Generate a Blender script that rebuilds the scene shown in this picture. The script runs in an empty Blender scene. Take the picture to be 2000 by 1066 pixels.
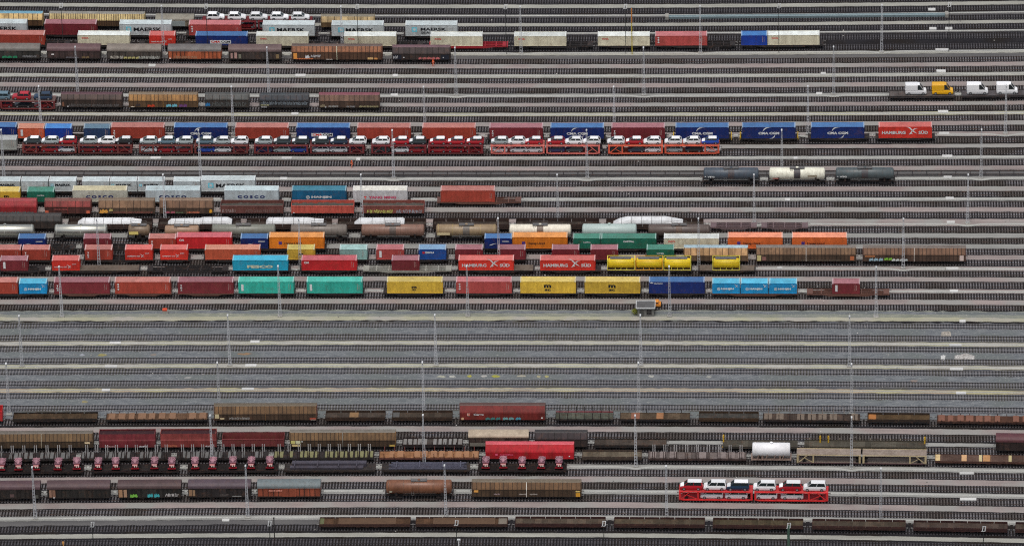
import bpy, bmesh, math, random
from mathutils import Vector, Matrix
random.seed(7)
R = math.radians
sc = bpy.context.scene
COL = sc.collection
# ------------------------------------------------------------------ camera
PXW, PXH = 2000.0, 1066.0
F = 13600.0
PITCH = R(28.7)
DIST = 1540.0
PCX, PCY = 1600.0, 533.0
SP, CP = math.sin(PITCH), math.cos(PITCH)
CAMX = (PCX - 1000) * DIST / F
cam_d = bpy.data.cameras.new('camera'); cam = bpy.data.objects.new('camera', cam_d); COL.objects.link(cam)
cam.location = (CAMX, -DIST * CP, DIST * SP)
cam.rotation_euler = (math.pi / 2 - PITCH, 0, 0)
cam_d.sensor_width = 36; cam_d.sensor_fit = 'HORIZONTAL'
cam_d.lens = 36 * F / PXW
cam_d.shift_x = -(PCX - 1000) / PXW
cam_d.clip_start = 10; cam_d.clip_end = 8000
sc.camera = cam


def depth(Y, Z=0.0):
    return DIST + Y * CP - Z * SP


def ground_y(py):
    k = (PCY - py) / F
    return k * DIST / (SP - k * CP)


def x_at(px, Y, Z=0.0):
    return CAMX + (px - PCX) * depth(Y, Z) / F


# the tracks fan out gently towards both ends of the yard
YC = ground_y(430); XM = x_at(900, 0)


def bend(X, Y0):
    t = (X - XM) / 125.0
    return Y0 + (Y0 - YC) * (0.0185 if t > 0 else 0.0125) * t * t


def slope(X, Y0):
    return math.atan((bend(X + 1, Y0) - bend(X - 1, Y0)) / 2)


def spot(px, Y0, Z=0.0):
    """point on the line Y0 seen at column px, height Z"""
    Y = Y0
    for _ in range(3):
        X = x_at(px, Y, Z); Y = bend(X, Y0)
    return X, Y


# ------------------------------------------------------------------ materials
def lin(v):
    v /= 255.0
    return v / 12.92 if v <= 0.04045 else ((v + 0.055) / 1.055) ** 2.4


KF, KT = 1.6, 0.97


def col(c, k=1.0):
    return tuple(min(0.88, lin(v) * k) for v in c)


def grime_group():
    g = bpy.data.node_groups.new('grime', 'ShaderNodeTree')
    g.interface.new_socket('Color', in_out='INPUT', socket_type='NodeSocketColor')
    g.interface.new_socket('Grime', in_out='INPUT', socket_type='NodeSocketFloat')
    g.interface.new_socket('Rust', in_out='INPUT', socket_type='NodeSocketFloat')
    g.interface.new_socket('Bay', in_out='INPUT', socket_type='NodeSocketFloat')
    g.interface.new_socket('Color', in_out='OUTPUT', socket_type='NodeSocketColor')
    n, l = g.nodes, g.links
    gi, go = n.new('NodeGroupInput'), n.new('NodeGroupOutput')
    tc, oi = n.new('ShaderNodeTexCoord'), n.new('ShaderNodeObjectInfo')
    mul = n.new('ShaderNodeMath'); mul.operation = 'MULTIPLY'; mul.inputs[1].default_value = 91.0
    l.new(oi.outputs['Random'], mul.inputs[0])
    add = n.new('ShaderNodeVectorMath'); add.operation = 'ADD'
    l.new(tc.outputs['Object'], add.inputs[0]); l.new(mul.outputs[0], add.inputs[1])
    mp = n.new('ShaderNodeMapping'); mp.inputs['Scale'].default_value = (1.6, 1.6, 0.18)
    l.new(add.outputs[0], mp.inputs[0])
    na = n.new('ShaderNodeTexNoise'); na.inputs['Scale'].default_value = 0.45; na.inputs['Detail'].default_value = 5
    l.new(add.outputs[0], na.inputs['Vector'])
    nb = n.new('ShaderNodeTexNoise'); nb.inputs['Scale'].default_value = 1.3; nb.inputs['Detail'].default_value = 4
    l.new(mp.outputs[0], nb.inputs['Vector'])
    ad = n.new('ShaderNodeMath'); ad.operation = 'ADD'
    l.new(na.outputs['Fac'], ad.inputs[0]); l.new(nb.outputs['Fac'], ad.inputs[1])
    mr = n.new('ShaderNodeMapRange'); mr.inputs['From Min'].default_value = 0.75; mr.inputs['From Max'].default_value = 1.35
    l.new(ad.outputs[0], mr.inputs['Value'])
    mg = n.new('ShaderNodeMath'); mg.operation = 'MULTIPLY'
    l.new(mr.outputs[0], mg.inputs[0]); l.new(gi.outputs['Grime'], mg.inputs[1])
    dk = n.new('ShaderNodeMixRGB'); dk.blend_type = 'MULTIPLY'; dk.inputs['Color2'].default_value = (.42, .38, .35, 1)
    l.new(mg.outputs[0], dk.inputs['Fac']); l.new(gi.outputs['Color'], dk.inputs['Color1'])
    # each object a slightly different shade
    hs = n.new('ShaderNodeHueSaturation')
    vr = n.new('ShaderNodeMapRange'); vr.inputs['To Min'].default_value = 0.86; vr.inputs['To Max'].default_value = 1.12
    l.new(oi.outputs['Random'], vr.inputs['Value']); l.new(vr.outputs[0], hs.inputs['Value'])
    l.new(dk.outputs[0], hs.inputs['Color'])
    nc = n.new('ShaderNodeTexNoise'); nc.inputs['Scale'].default_value = 1.1; nc.inputs['Detail'].default_value = 8
    nc.inputs['Roughness'].default_value = 0.7
    l.new(add.outputs[0], nc.inputs['Vector'])
    rr = n.new('ShaderNodeMapRange'); rr.inputs['From Min'].default_value = 0.52; rr.inputs['From Max'].default_value = 0.66
    l.new(nc.outputs['Fac'], rr.inputs['Value'])
    rm = n.new('ShaderNodeMath'); rm.operation = 'MULTIPLY'
    l.new(rr.outputs[0], rm.inputs[0]); l.new(gi.outputs['Rust'], rm.inputs[1])
    rx = n.new('ShaderNodeMixRGB'); rx.inputs['Color2'].default_value = (.16, .07, .035, 1)
    l.new(rm.outputs[0], rx.inputs['Fac']); l.new(hs.outputs[0], rx.inputs['Color1'])
    # every bay of panels has weathered differently
    sx = n.new('ShaderNodeSeparateXYZ'); l.new(tc.outputs['Object'], sx.inputs[0])
    dv = n.new('ShaderNodeMath'); dv.operation = 'DIVIDE'; dv.inputs[1].default_value = 1.31; l.new(sx.outputs['X'], dv.inputs[0])
    fl = n.new('ShaderNodeMath'); fl.operation = 'FLOOR'; l.new(dv.outputs[0], fl.inputs[0])
    fa = n.new('ShaderNodeMath'); fa.operation = 'ADD'; l.new(fl.outputs[0], fa.inputs[0]); l.new(mul.outputs[0], fa.inputs[1])
    wn = n.new('ShaderNodeTexWhiteNoise'); wn.noise_dimensions = '1D'; l.new(fa.outputs[0], wn.inputs['W'])
    sb = n.new('ShaderNodeMath'); sb.operation = 'SUBTRACT'; sb.inputs[1].default_value = .5; l.new(wn.outputs['Value'], sb.inputs[0])
    ml = n.new('ShaderNodeMath'); ml.operation = 'MULTIPLY'; l.new(sb.outputs[0], ml.inputs[0]); l.new(gi.outputs['Bay'], ml.inputs[1])
    m1 = n.new('ShaderNodeMath'); m1.operation = 'ADD'; m1.inputs[1].default_value = 1.0; l.new(ml.outputs[0], m1.inputs[0])
    h2 = n.new('ShaderNodeHueSaturation'); l.new(m1.outputs[0], h2.inputs['Value']); l.new(rx.outputs[0], h2.inputs['Color'])
    l.new(h2.outputs[0], go.inputs[0])
    return g


GRIME = grime_group()
MATS = {}


def paint(key, rgb, rough=0.5, grime=0.45, rust=0.15, metal=0.0, spec=0.5, coat=0.0, bay=0.0):
    """weathered paint; rgb is linear albedo"""
    if key in MATS:
        return MATS[key]
    m = bpy.data.materials.new(key); m.use_nodes = True; MATS[key] = m
    nt = m.node_tree; b = nt.nodes['Principled BSDF']
    gr = nt.nodes.new('ShaderNodeGroup'); gr.node_tree = GRIME
    gr.inputs['Color'].default_value = (*rgb, 1); gr.inputs['Grime'].default_value = grime; gr.inputs['Rust'].default_value = rust; gr.inputs['Bay'].default_value = bay
    nt.links.new(gr.outputs[0], b.inputs['Base Color'])
    b.inputs['Roughness'].default_value = rough; b.inputs['Metallic'].default_value = metal
    b.inputs['Specular IOR Level'].default_value = spec
    b.inputs['Coat Weight'].default_value = coat
    m.diffuse_color = (*rgb, 1)
    return m


def sp(name, c, k=1.0, **kw):
    return paint(name, col(c, k), **kw)


def ground_mat(key, c1, c2, scale=0.5, fine=6.0, stretch=(0.12, 1, 1), bump=0.0, extra=None, speck=None):
    m = bpy.data.materials.new(key); m.use_nodes = True; MATS[key] = m
    nt = m.node_tree; n, l = nt.nodes, nt.links; b = n['Principled BSDF']
    tc = n.new('ShaderNodeTexCoord'); mp = n.new('ShaderNodeMapping'); mp.inputs['Scale'].default_value = stretch
    l.new(tc.outputs['Object'], mp.inputs[0])
    a = n.new('ShaderNodeTexNoise'); a.inputs['Scale'].default_value = scale; a.inputs['Detail'].default_value = 6
    l.new(mp.outputs[0], a.inputs['Vector'])
    f = n.new('ShaderNodeTexNoise'); f.inputs['Scale'].default_value = fine; f.inputs['Detail'].default_value = 3
    l.new(tc.outputs['Object'], f.inputs['Vector'])
    ad = n.new('ShaderNodeMath'); ad.operation = 'ADD'; l.new(a.outputs['Fac'], ad.inputs[0])
    fm = n.new('ShaderNodeMath'); fm.operation = 'MULTIPLY'; fm.inputs[1].default_value = 0.8; l.new(f.outputs['Fac'], fm.inputs[0])
    l.new(fm.outputs[0], ad.inputs[1])
    r = n.new('ShaderNodeMapRange'); r.inputs['From Min'].default_value = 0.55; r.inputs['From Max'].default_value = 1.25
    l.new(ad.outputs[0], r.inputs['Value'])
    mx = n.new('ShaderNodeMixRGB'); mx.inputs['Color1'].default_value = (*c1, 1); mx.inputs['Color2'].default_value = (*c2, 1)
    l.new(r.outputs[0], mx.inputs['Fac'])
    out = mx.outputs[0]
    if extra:  # patches of another soil colour
        e = n.new('ShaderNodeTexNoise'); e.inputs['Scale'].default_value = 0.09; e.inputs['Detail'].default_value = 4
        l.new(tc.outputs['Object'], e.inputs['Vector'])
        er = n.new('ShaderNodeMapRange'); er.inputs['From Min'].default_value = 0.45; er.inputs['From Max'].default_value = 0.6
        l.new(e.outputs['Fac'], er.inputs['Value'])
        m2 = n.new('ShaderNodeMixRGB'); m2.inputs['Color2'].default_value = (*extra, 1)
        l.new(er.outputs[0], m2.inputs['Fac']); l.new(out, m2.inputs['Color1']); out = m2.outputs[0]
    if speck:  # loose pale stones
        e = n.new('ShaderNodeTexNoise'); e.inputs['Scale'].default_value = 1.9; e.inputs['Detail'].default_value = 5; e.inputs['Roughness'].default_value = .75
        l.new(tc.outputs['Object'], e.inputs['Vector'])
        er = n.new('ShaderNodeMapRange'); er.inputs['From Min'].default_value = 0.56; er.inputs['From Max'].default_value = 0.7; er.inputs['To Max'].default_value = .75
        l.new(e.outputs['Fac'], er.inputs['Value'])
        m2 = n.new('ShaderNodeMixRGB'); m2.inputs['Color2'].default_value = (*speck, 1)
        l.new(er.outputs[0], m2.inputs['Fac']); l.new(out, m2.inputs['Color1']); out = m2.outputs[0]
    l.new(out, b.inputs['Base Color'])
    b.inputs['Roughness'].default_value = 0.95; b.inputs['Specular IOR Level'].default_value = 0.15
    return m


# ------------------------------------------------------------------ mesh builder
class MB:
    def __init__(s):
        s.v, s.f, s.m = [], [], []

    def quad(s, pts, m=0):
        i = len(s.v); s.v += [tuple(p) for p in pts]; s.f.append(tuple(range(i, i + len(pts)))); s.m.append(m)

    def box(s, x0, x1, y0, y1, z0, z1, m=0):
        i = len(s.v)
        s.v += [(x0, y0, z0), (x1, y0, z0), (x1, y1, z0), (x0, y1, z0), (x0, y0, z1), (x1, y0, z1), (x1, y1, z1), (x0, y1, z1)]
        for q in ((3, 2, 1, 0), (4, 5, 6, 7), (0, 1, 5, 4), (1, 2, 6, 5), (2, 3, 7, 6), (3, 0, 4, 7)):
            s.f.append(tuple(i + k for k in q)); s.m.append(m)

    def loft(s, rings, m=0, cap=True, fm=None):
        """rings of equal length, closed; fm(ring, side) gives a material index"""
        i = len(s.v); n = len(rings[0])
        for r in rings: s.v += [tuple(p) for p in r]
        for a in range(len(rings) - 1):
            for k in range(n):
                k2 = (k + 1) % n
                s.f.append((i + a * n + k, i + a * n + k2, i + (a + 1) * n + k2, i + (a + 1) * n + k)); s.m.append(fm(a, k) if fm else m)
        if cap:
            s.f.append(tuple(i + k for k in range(n))[::-1]); s.m.append(m)
            s.f.append(tuple(i + (len(rings) - 1) * n + k for k in range(n))); s.m.append(m)

    def prism_x(s, prof, x0, x1, m=0):
        s.loft([[(x0, y, z) for y, z in prof], [(x1, y, z) for y, z in prof]], m)

    def prism_y(s, prof, y0, y1, m=0):
        s.loft([[(x, y0, z) for x, z in prof], [(x, y1, z) for x, z in prof]], m)

    def cyl(s, c, r, h, ax='y', n=12, m=0):
        rings = []
        for e in (-h / 2, h / 2):
            ring = []
            for k in range(n):
                a = 2 * math.pi * k / n; u, w = r * math.cos(a), r * math.sin(a)
                ring.append({'x': (c[0] + e, c[1] + u, c[2] + w), 'y': (c[0] + u, c[1] + e, c[2] + w), 'z': (c[0] + u, c[1] + w, c[2] + e)}[ax])
            rings.append(ring)
        s.loft(rings, m)

    def bar(s, p, q, w, m=0):
        p, q = Vector(p), Vector(q); d = (q - p).normalized()
        u = d.cross(Vector((0, 1, 0))); u = (u if u.length > .1 else d.cross(Vector((1, 0, 0)))).normalized() * w / 2
        t = d.cross(u).normalized() * w / 2
        s.loft([[p + u + t, p - u + t, p - u - t, p + u - t], [q + u + t, q - u + t, q - u - t, q + u - t]], m)

    def mesh(s, name, mats=(None,), smooth=False, fix=True):
        me = bpy.data.meshes.new(name); me.from_pydata(s.v, [], s.f)
        for m in mats: me.materials.append(m)
        if len(mats) > 1: me.polygons.foreach_set('material_index', s.m)
        if fix and len(s.f) < 20000:
            bm = bmesh.new(); bm.from_mesh(me); bmesh.ops.recalc_face_normals(bm, faces=bm.faces); bm.to_mesh(me); bm.free()
        if smooth: me.polygons.foreach_set('use_smooth', [True] * len(me.polygons))
        me.update()
        return me


CACHE = {}


def cached(key, fn):
    if key not in CACHE: CACHE[key] = fn()
    return CACHE[key]


THINGS = []


def thing(name, loc, rz=0.0, look=None, cat=None, group=None, place='', px=0, parent=None):
    o = bpy.data.objects.new(name, None); COL.objects.link(o)
    o.location = loc; o.rotation_euler = (0, 0, rz); o.empty_display_size = .5
    if look:
        o['category'] = cat
        if group: o['group'] = group
        THINGS.append([o, look, place, px])
    return o


def part(name, me, parent, mat=None, loc=None, kind=None, label=None):
    o = bpy.data.objects.new(name, me); COL.objects.link(o); o.parent = parent
    if loc: o.location = loc
    if mat is not None:
        o.material_slots[0].link = 'OBJECT'; o.material_slots[0].material = mat
    if kind: o['kind'] = kind
    if label: o['label'] = label
    return o


def solo(name, me, loc, look, cat, group=None, place='', px=0, mat=None, rz=0.0):
    o = bpy.data.objects.new(name, me); COL.objects.link(o); o.location = loc; o.rotation_euler = (0, 0, rz)
    if mat is not None:
        o.material_slots[0].link = 'OBJECT'; o.material_slots[0].material = mat
    o['category'] = cat
    if group: o['group'] = group
    THINGS.append([o, look, place, px])
    return o


def setting(name, me, kind='structure'):
    o = bpy.data.objects.new(name, me); COL.objects.link(o); o['kind'] = kind
    return o


ORD = ['', 'first', 'second', 'third', 'fourth', 'fifth', 'sixth', 'seventh', 'eighth', 'ninth', 'tenth', 'eleventh', 'twelfth',
       'thirteenth', 'fourteenth', 'fifteenth', 'sixteenth', 'seventeenth', 'eighteenth', 'nineteenth', 'twentieth']


def finish_labels():
    by = {}
    for t in THINGS: by.setdefault((t[1], t[2]), []).append(t)
    for (look, place), ts in by.items():
        ts.sort(key=lambda t: t[3])
        for i, t in enumerate(ts):
            if len(ts) == 1: lab = f'{look} {place}'
            elif i == 0: lab = f'{look}, leftmost such {place}'
            elif i == len(ts) - 1: lab = f'{look}, rightmost such {place}'
            else: lab = f'{look}, {ORD[i + 1]} such from left {place}'
            t[0]['label'] = ' '.join(lab.split())
            if len(lab.split()) > 16: print('LONG', lab)


# ------------------------------------------------------------------ lettering
def text_mesh(s, bold=0.0):
    def make():
        cu = bpy.data.curves.new('lettering', 'FONT'); cu.body = s; cu.offset = bold; cu.resolution_u = 2
        ob = bpy.data.objects.new('lettering', cu); COL.objects.link(ob)
        dg = bpy.context.evaluated_depsgraph_get()
        me = bpy.data.meshes.new_from_object(ob.evaluated_get(dg))
        bpy.data.objects.remove(ob)
        xs = [v.co.x for v in me.vertices]; ys = [v.co.y for v in me.vertices]
        a, b, c, d = min(xs), max(xs), min(ys), max(ys)
        for v in me.vertices: v.co = ((v.co.x - a) / (b - a), 0, (v.co.y - c) / (d - c))
        me.materials.clear(); me.materials.append(None); me.name = 'lettering'
        return me
    return cached(('text', s, bold), make)


def put_text(parent, s, x0, x1, z0, z1, y, mat, bold=0.02, name='lettering'):
    o = part(name, text_mesh(s, bold), parent, mat)
    o.location = (x0, y, z0); o.scale = (x1 - x0, 1, z1 - z0)
    return o


def flat(polys):
    b = MB()
    for p in polys: b.quad([(x, 0, z) for x, z in p])
    return b.mesh('emblem', fix=False)


def put_flat(parent, key, polys, x, z, y, mat, s=1.0, name='emblem'):
    o = part(name, cached(('flat', key), lambda: flat(polys)), parent, mat)
    o.location = (x, y, z); o.scale = (s, 1, s)
    return o


def arc_band(cx, cz, r0, r1, a0, a1, n=10, taper=True):
    out = []
    for k in range(n):
        t0, t1 = k / n, (k + 1) / n
        def P(t, inner):
            a = R(a0 + (a1 - a0) * t); w = math.sin(math.pi * t) if taper else 1
            m = (r0 + r1) / 2; r = m + (-1 if inner else 1) * (r1 - r0) / 2 * max(w, .08)
            return (cx + r * math.cos(a), cz + r * math.sin(a))
        out.append([P(t0, 1), P(t1, 1), P(t1, 0), P(t0, 0)])
    return out


SQUARE = [[(0, 0), (1, 0), (1, 1), (0, 1)]]
STAR = [[(.5 + (.42 if k % 2 == 0 else .17) * math.sin(math.pi * k / 7), .5 + (.42 if k % 2 == 0 else .17) * math.cos(math.pi * k / 7)) for k in range(14)]]
RING = arc_band(.5, .5, .36, .5, 0, 360, 18, False)
HMARK = [[(.3, .25), (.42, .25), (.42, .75), (.3, .75)], [(.58, .25), (.7, .25), (.7, .75), (.58, .75)], [(.4, .44), (.6, .44), (.6, .56), (.4, .56)]]
GULL = [[(0, .95), (.35, .85), (.62, .55), (.52, .5), (.3, .75)], [(.62, .55), (1.0, .2), (.8, .28), (.52, .5)],
        [(.25, .1), (.5, .3), (.75, .62), (1.05, .75), (.7, .7), (.42, .36)], [(.25, .1), (.42, .18), (.62, .2), (.45, .3)]]
BLOB = [[(0, .1), (.12, .85), (.3, .6), (.42, 1), (.6, .7), (.8, .95), (1, .35), (.85, .05), (.55, .18), (.3, 0)]]
SCRIB = [[(0, 0), (.12, .1), (.2, .8), (.1, .9)], [(.2, .8), (.32, .7), (.36, .05), (.26, .1)], [(.1, .4), (.4, .42), (.4, .55), (.1, .5)],
         [(.46, .1), (.56, 0), (.6, .9), (.5, 1)], [(.56, .9), (.78, .8), (.76, .65), (.57, .74)], [(.7, .7), (.8, .7), (.78, .1), (.68, .05)], [(.57, .12), (.76, .0), (.78, .14), (.58, .26)],
         [(.84, .1), (.9, 0), (1, .85), (.93, .95)], [(.86, .5), (1.04, .5), (1.04, .62), (.87, .62)]]
# ------------------------------------------------------------------ shared materials
DARK = sp('underframe_dark', (42, 38, 38), 1.0, rough=.8, grime=.6, rust=.35)
BLACKISH = sp('soot_black', (30, 28, 30), 1.0, rough=.85, grime=.5, rust=.1)
STEEL = sp('bare_steel', (120, 118, 116), 1.0, rough=.5, grime=.4, rust=.15, metal=.3)
TYRE = sp('tyre_rubber', (28, 28, 30), 1.0, rough=.9, grime=.2, rust=0)
GLASS = paint('car_glass', (.02, .028, .03), rough=.06, grime=.1, rust=0, spec=.8)
WHITE = sp('white_paint', (232, 234, 232), 1.0, rough=.45, grime=.15, rust=.03)
FILM = sp('white_film', (240, 242, 244), 1.0, rough=.4, grime=.05, rust=0)
BLACKINK = sp('black_lettering', (28, 30, 36), 1.0, grime=.1, rust=0)
NAVYINK = sp('navy_lettering', (30, 45, 110), 1.0, grime=.1, rust=0)
REDINK = sp('red_lettering', (205, 45, 40), 1.2, grime=.1, rust=0)
PINKINK = sp('pink_lettering', (220, 90, 120), 1.2, grime=.1, rust=0)
STARBLUE = sp('pale_blue_emblem', (110, 190, 205), 1.3, grime=.1, rust=0)
GALV = sp('galvanised_steel', (206, 208, 210), 1.0, rough=.45, grime=.2, rust=0, metal=.0)
CONC = sp('concrete', (176, 174, 166), .85, rough=.9, grime=.35, rust=0, spec=.2)
TIMBER = sp('timber_deck', (122, 104, 84), .8, rough=.9, grime=.7, rust=.25, spec=.2)
GREYDECK = sp('grey_deck', (112, 108, 104), .8, rough=.9, grime=.7, rust=.2, spec=.2)


def pm(name, c, k=KF, **kw):
    return sp(name, c, k, **kw)


# ------------------------------------------------------------------ containers
CW = 2.44


def corr_wall(L, H):
    b = MB(); pts = []; x = -L / 2 + .11; per = .28
    y0, y1 = -CW / 2 + .03, -CW / 2 + .066
    while x < L / 2 - .11:
        pts += [(x, y0), (x + .075, y0), (x + .14, y1), (x + .215, y1)]; x += per
    pts = [(min(p, L / 2 - .1), q) for p, q in pts] + [(L / 2 - .1, y0)]
    i = len(b.v)
    for p, q in pts: b.v += [(p, q, .12), (p, q, H - .08)]
    for k in range(len(pts) - 1):
        b.f.append((2 * k, 2 * k + 2, 2 * k + 3, 2 * k + 1)); b.m.append(0)
    return b.mesh('side_wall', fix=False)


def cont_frame(L, H):
    b = MB(); h = L / 2; w = CW / 2
    for sx in (-1, 1):
        for sy in (-1, 1):
            b.box(*sorted((sx * h, sx * (h - .13))), *sorted((sy * w, sy * (w - .13))), .13, H - .13)
            for z in (0, H - .13):
                b.box(*sorted((sx * (h + .004), sx * (h - .19))), *sorted((sy * (w + .004), sy * (w - .17))), z, z + .13)
        for z in (.01, H - .12): b.box(*sorted((sx * (h - .01), sx * (h - .1))), -w + .17, w - .17, z, z + .1)
    for sy in (-1, 1):
        b.box(-h + .19, h - .19, *sorted((sy * (w - .005), sy * (w - .09))), .02, .14)
        b.box(-h + .19, h - .19, *sorted((sy * (w - .005), sy * (w - .07))), H - .1, H - .025)
    b.box(-h + .13, h - .13, -w + .1, w - .1, .05, .11)
    return b.mesh('frame')


def cont_roof(L, H):
    b = MB(); h = L / 2 - .1; w = CW / 2 - .06; n = max(8, int(L / .5)); st = 2 * h / n
    prof = []
    for k in range(n):
        x = -h + k * st
        prof += [(x, H - .03), (x + st * .35, H - .03), (x + st * .5, H - .05), (x + st * .85, H - .05)]
    prof.append((h, H - .03))
    for x, z in prof: b.v += [(x, -w, z), (x, w, z)]
    for k in range(len(prof) - 1): b.f.append((2 * k, 2 * k + 2, 2 * k + 3, 2 * k + 1)); b.m.append(0)
    return b.mesh('roof', fix=False)


def cont_end(L, H):
    b = MB(); h = L / 2
    b.box(h - .1, h - .04, -CW / 2 + .12, CW / 2 - .12, .1, H - .1)
    for y in (-.85, -.35, .35, .85): b.bar((h - .02, y, .15), (h - .02, y, H - .15), .05)
    return b.mesh('end_door')


def end_rail(L, H, s):
    b = MB(); b.box(*sorted((s * (L / 2 + .006), s * (L / 2 - .24))), -CW / 2 - .006, CW / 2 + .006, H - .16, H + .012)
    return b.mesh('end_rail')


def cont_panel(L, H):
    b = MB(); b.box(-L / 2 + .04, -L / 2 + .1, -CW / 2 + .12, CW / 2 - .12, .1, H - .1)
    return b.mesh('end_panel')


CCOL = {  # (side colour, roof colour); roofs carry fading plus sky reflection as paint
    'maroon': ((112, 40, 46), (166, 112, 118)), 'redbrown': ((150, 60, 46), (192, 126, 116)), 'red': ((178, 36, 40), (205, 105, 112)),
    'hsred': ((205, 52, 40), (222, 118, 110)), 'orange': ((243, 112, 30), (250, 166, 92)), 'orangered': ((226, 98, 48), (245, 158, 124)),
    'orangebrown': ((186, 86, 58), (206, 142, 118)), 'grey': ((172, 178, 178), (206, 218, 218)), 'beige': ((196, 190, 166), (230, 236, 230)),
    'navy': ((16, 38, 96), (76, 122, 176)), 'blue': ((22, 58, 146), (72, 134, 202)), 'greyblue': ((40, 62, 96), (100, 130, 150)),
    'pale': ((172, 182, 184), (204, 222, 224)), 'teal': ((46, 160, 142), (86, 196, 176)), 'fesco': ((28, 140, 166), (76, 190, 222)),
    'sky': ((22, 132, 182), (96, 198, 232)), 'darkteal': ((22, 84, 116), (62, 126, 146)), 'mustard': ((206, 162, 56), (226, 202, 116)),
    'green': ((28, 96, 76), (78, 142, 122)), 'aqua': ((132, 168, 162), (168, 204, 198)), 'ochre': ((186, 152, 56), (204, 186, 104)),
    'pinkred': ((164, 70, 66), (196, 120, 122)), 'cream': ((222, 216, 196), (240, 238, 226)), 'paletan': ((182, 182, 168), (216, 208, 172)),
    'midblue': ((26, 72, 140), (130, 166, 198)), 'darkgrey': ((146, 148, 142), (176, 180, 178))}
CLABEL = {'maroon': 'maroon', 'redbrown': 'reddish brown', 'red': 'bright red', 'hsred': 'scarlet', 'orange': 'vivid orange', 'orangered': 'orange red',
          'orangebrown': 'orange brown', 'grey': 'light grey', 'beige': 'beige', 'navy': 'navy blue', 'blue': 'royal blue', 'greyblue': 'grey blue',
          'pale': 'pale grey', 'teal': 'turquoise', 'fesco': 'cyan', 'sky': 'sky blue', 'darkteal': 'petrol blue', 'mustard': 'yellow', 'green': 'dark green',
          'aqua': 'pale aqua', 'ochre': 'ochre yellow', 'pinkred': 'pinkish red', 'cream': 'cream', 'paletan': 'grey tan topped', 'midblue': 'mid blue', 'darkgrey': 'grey'}


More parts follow.
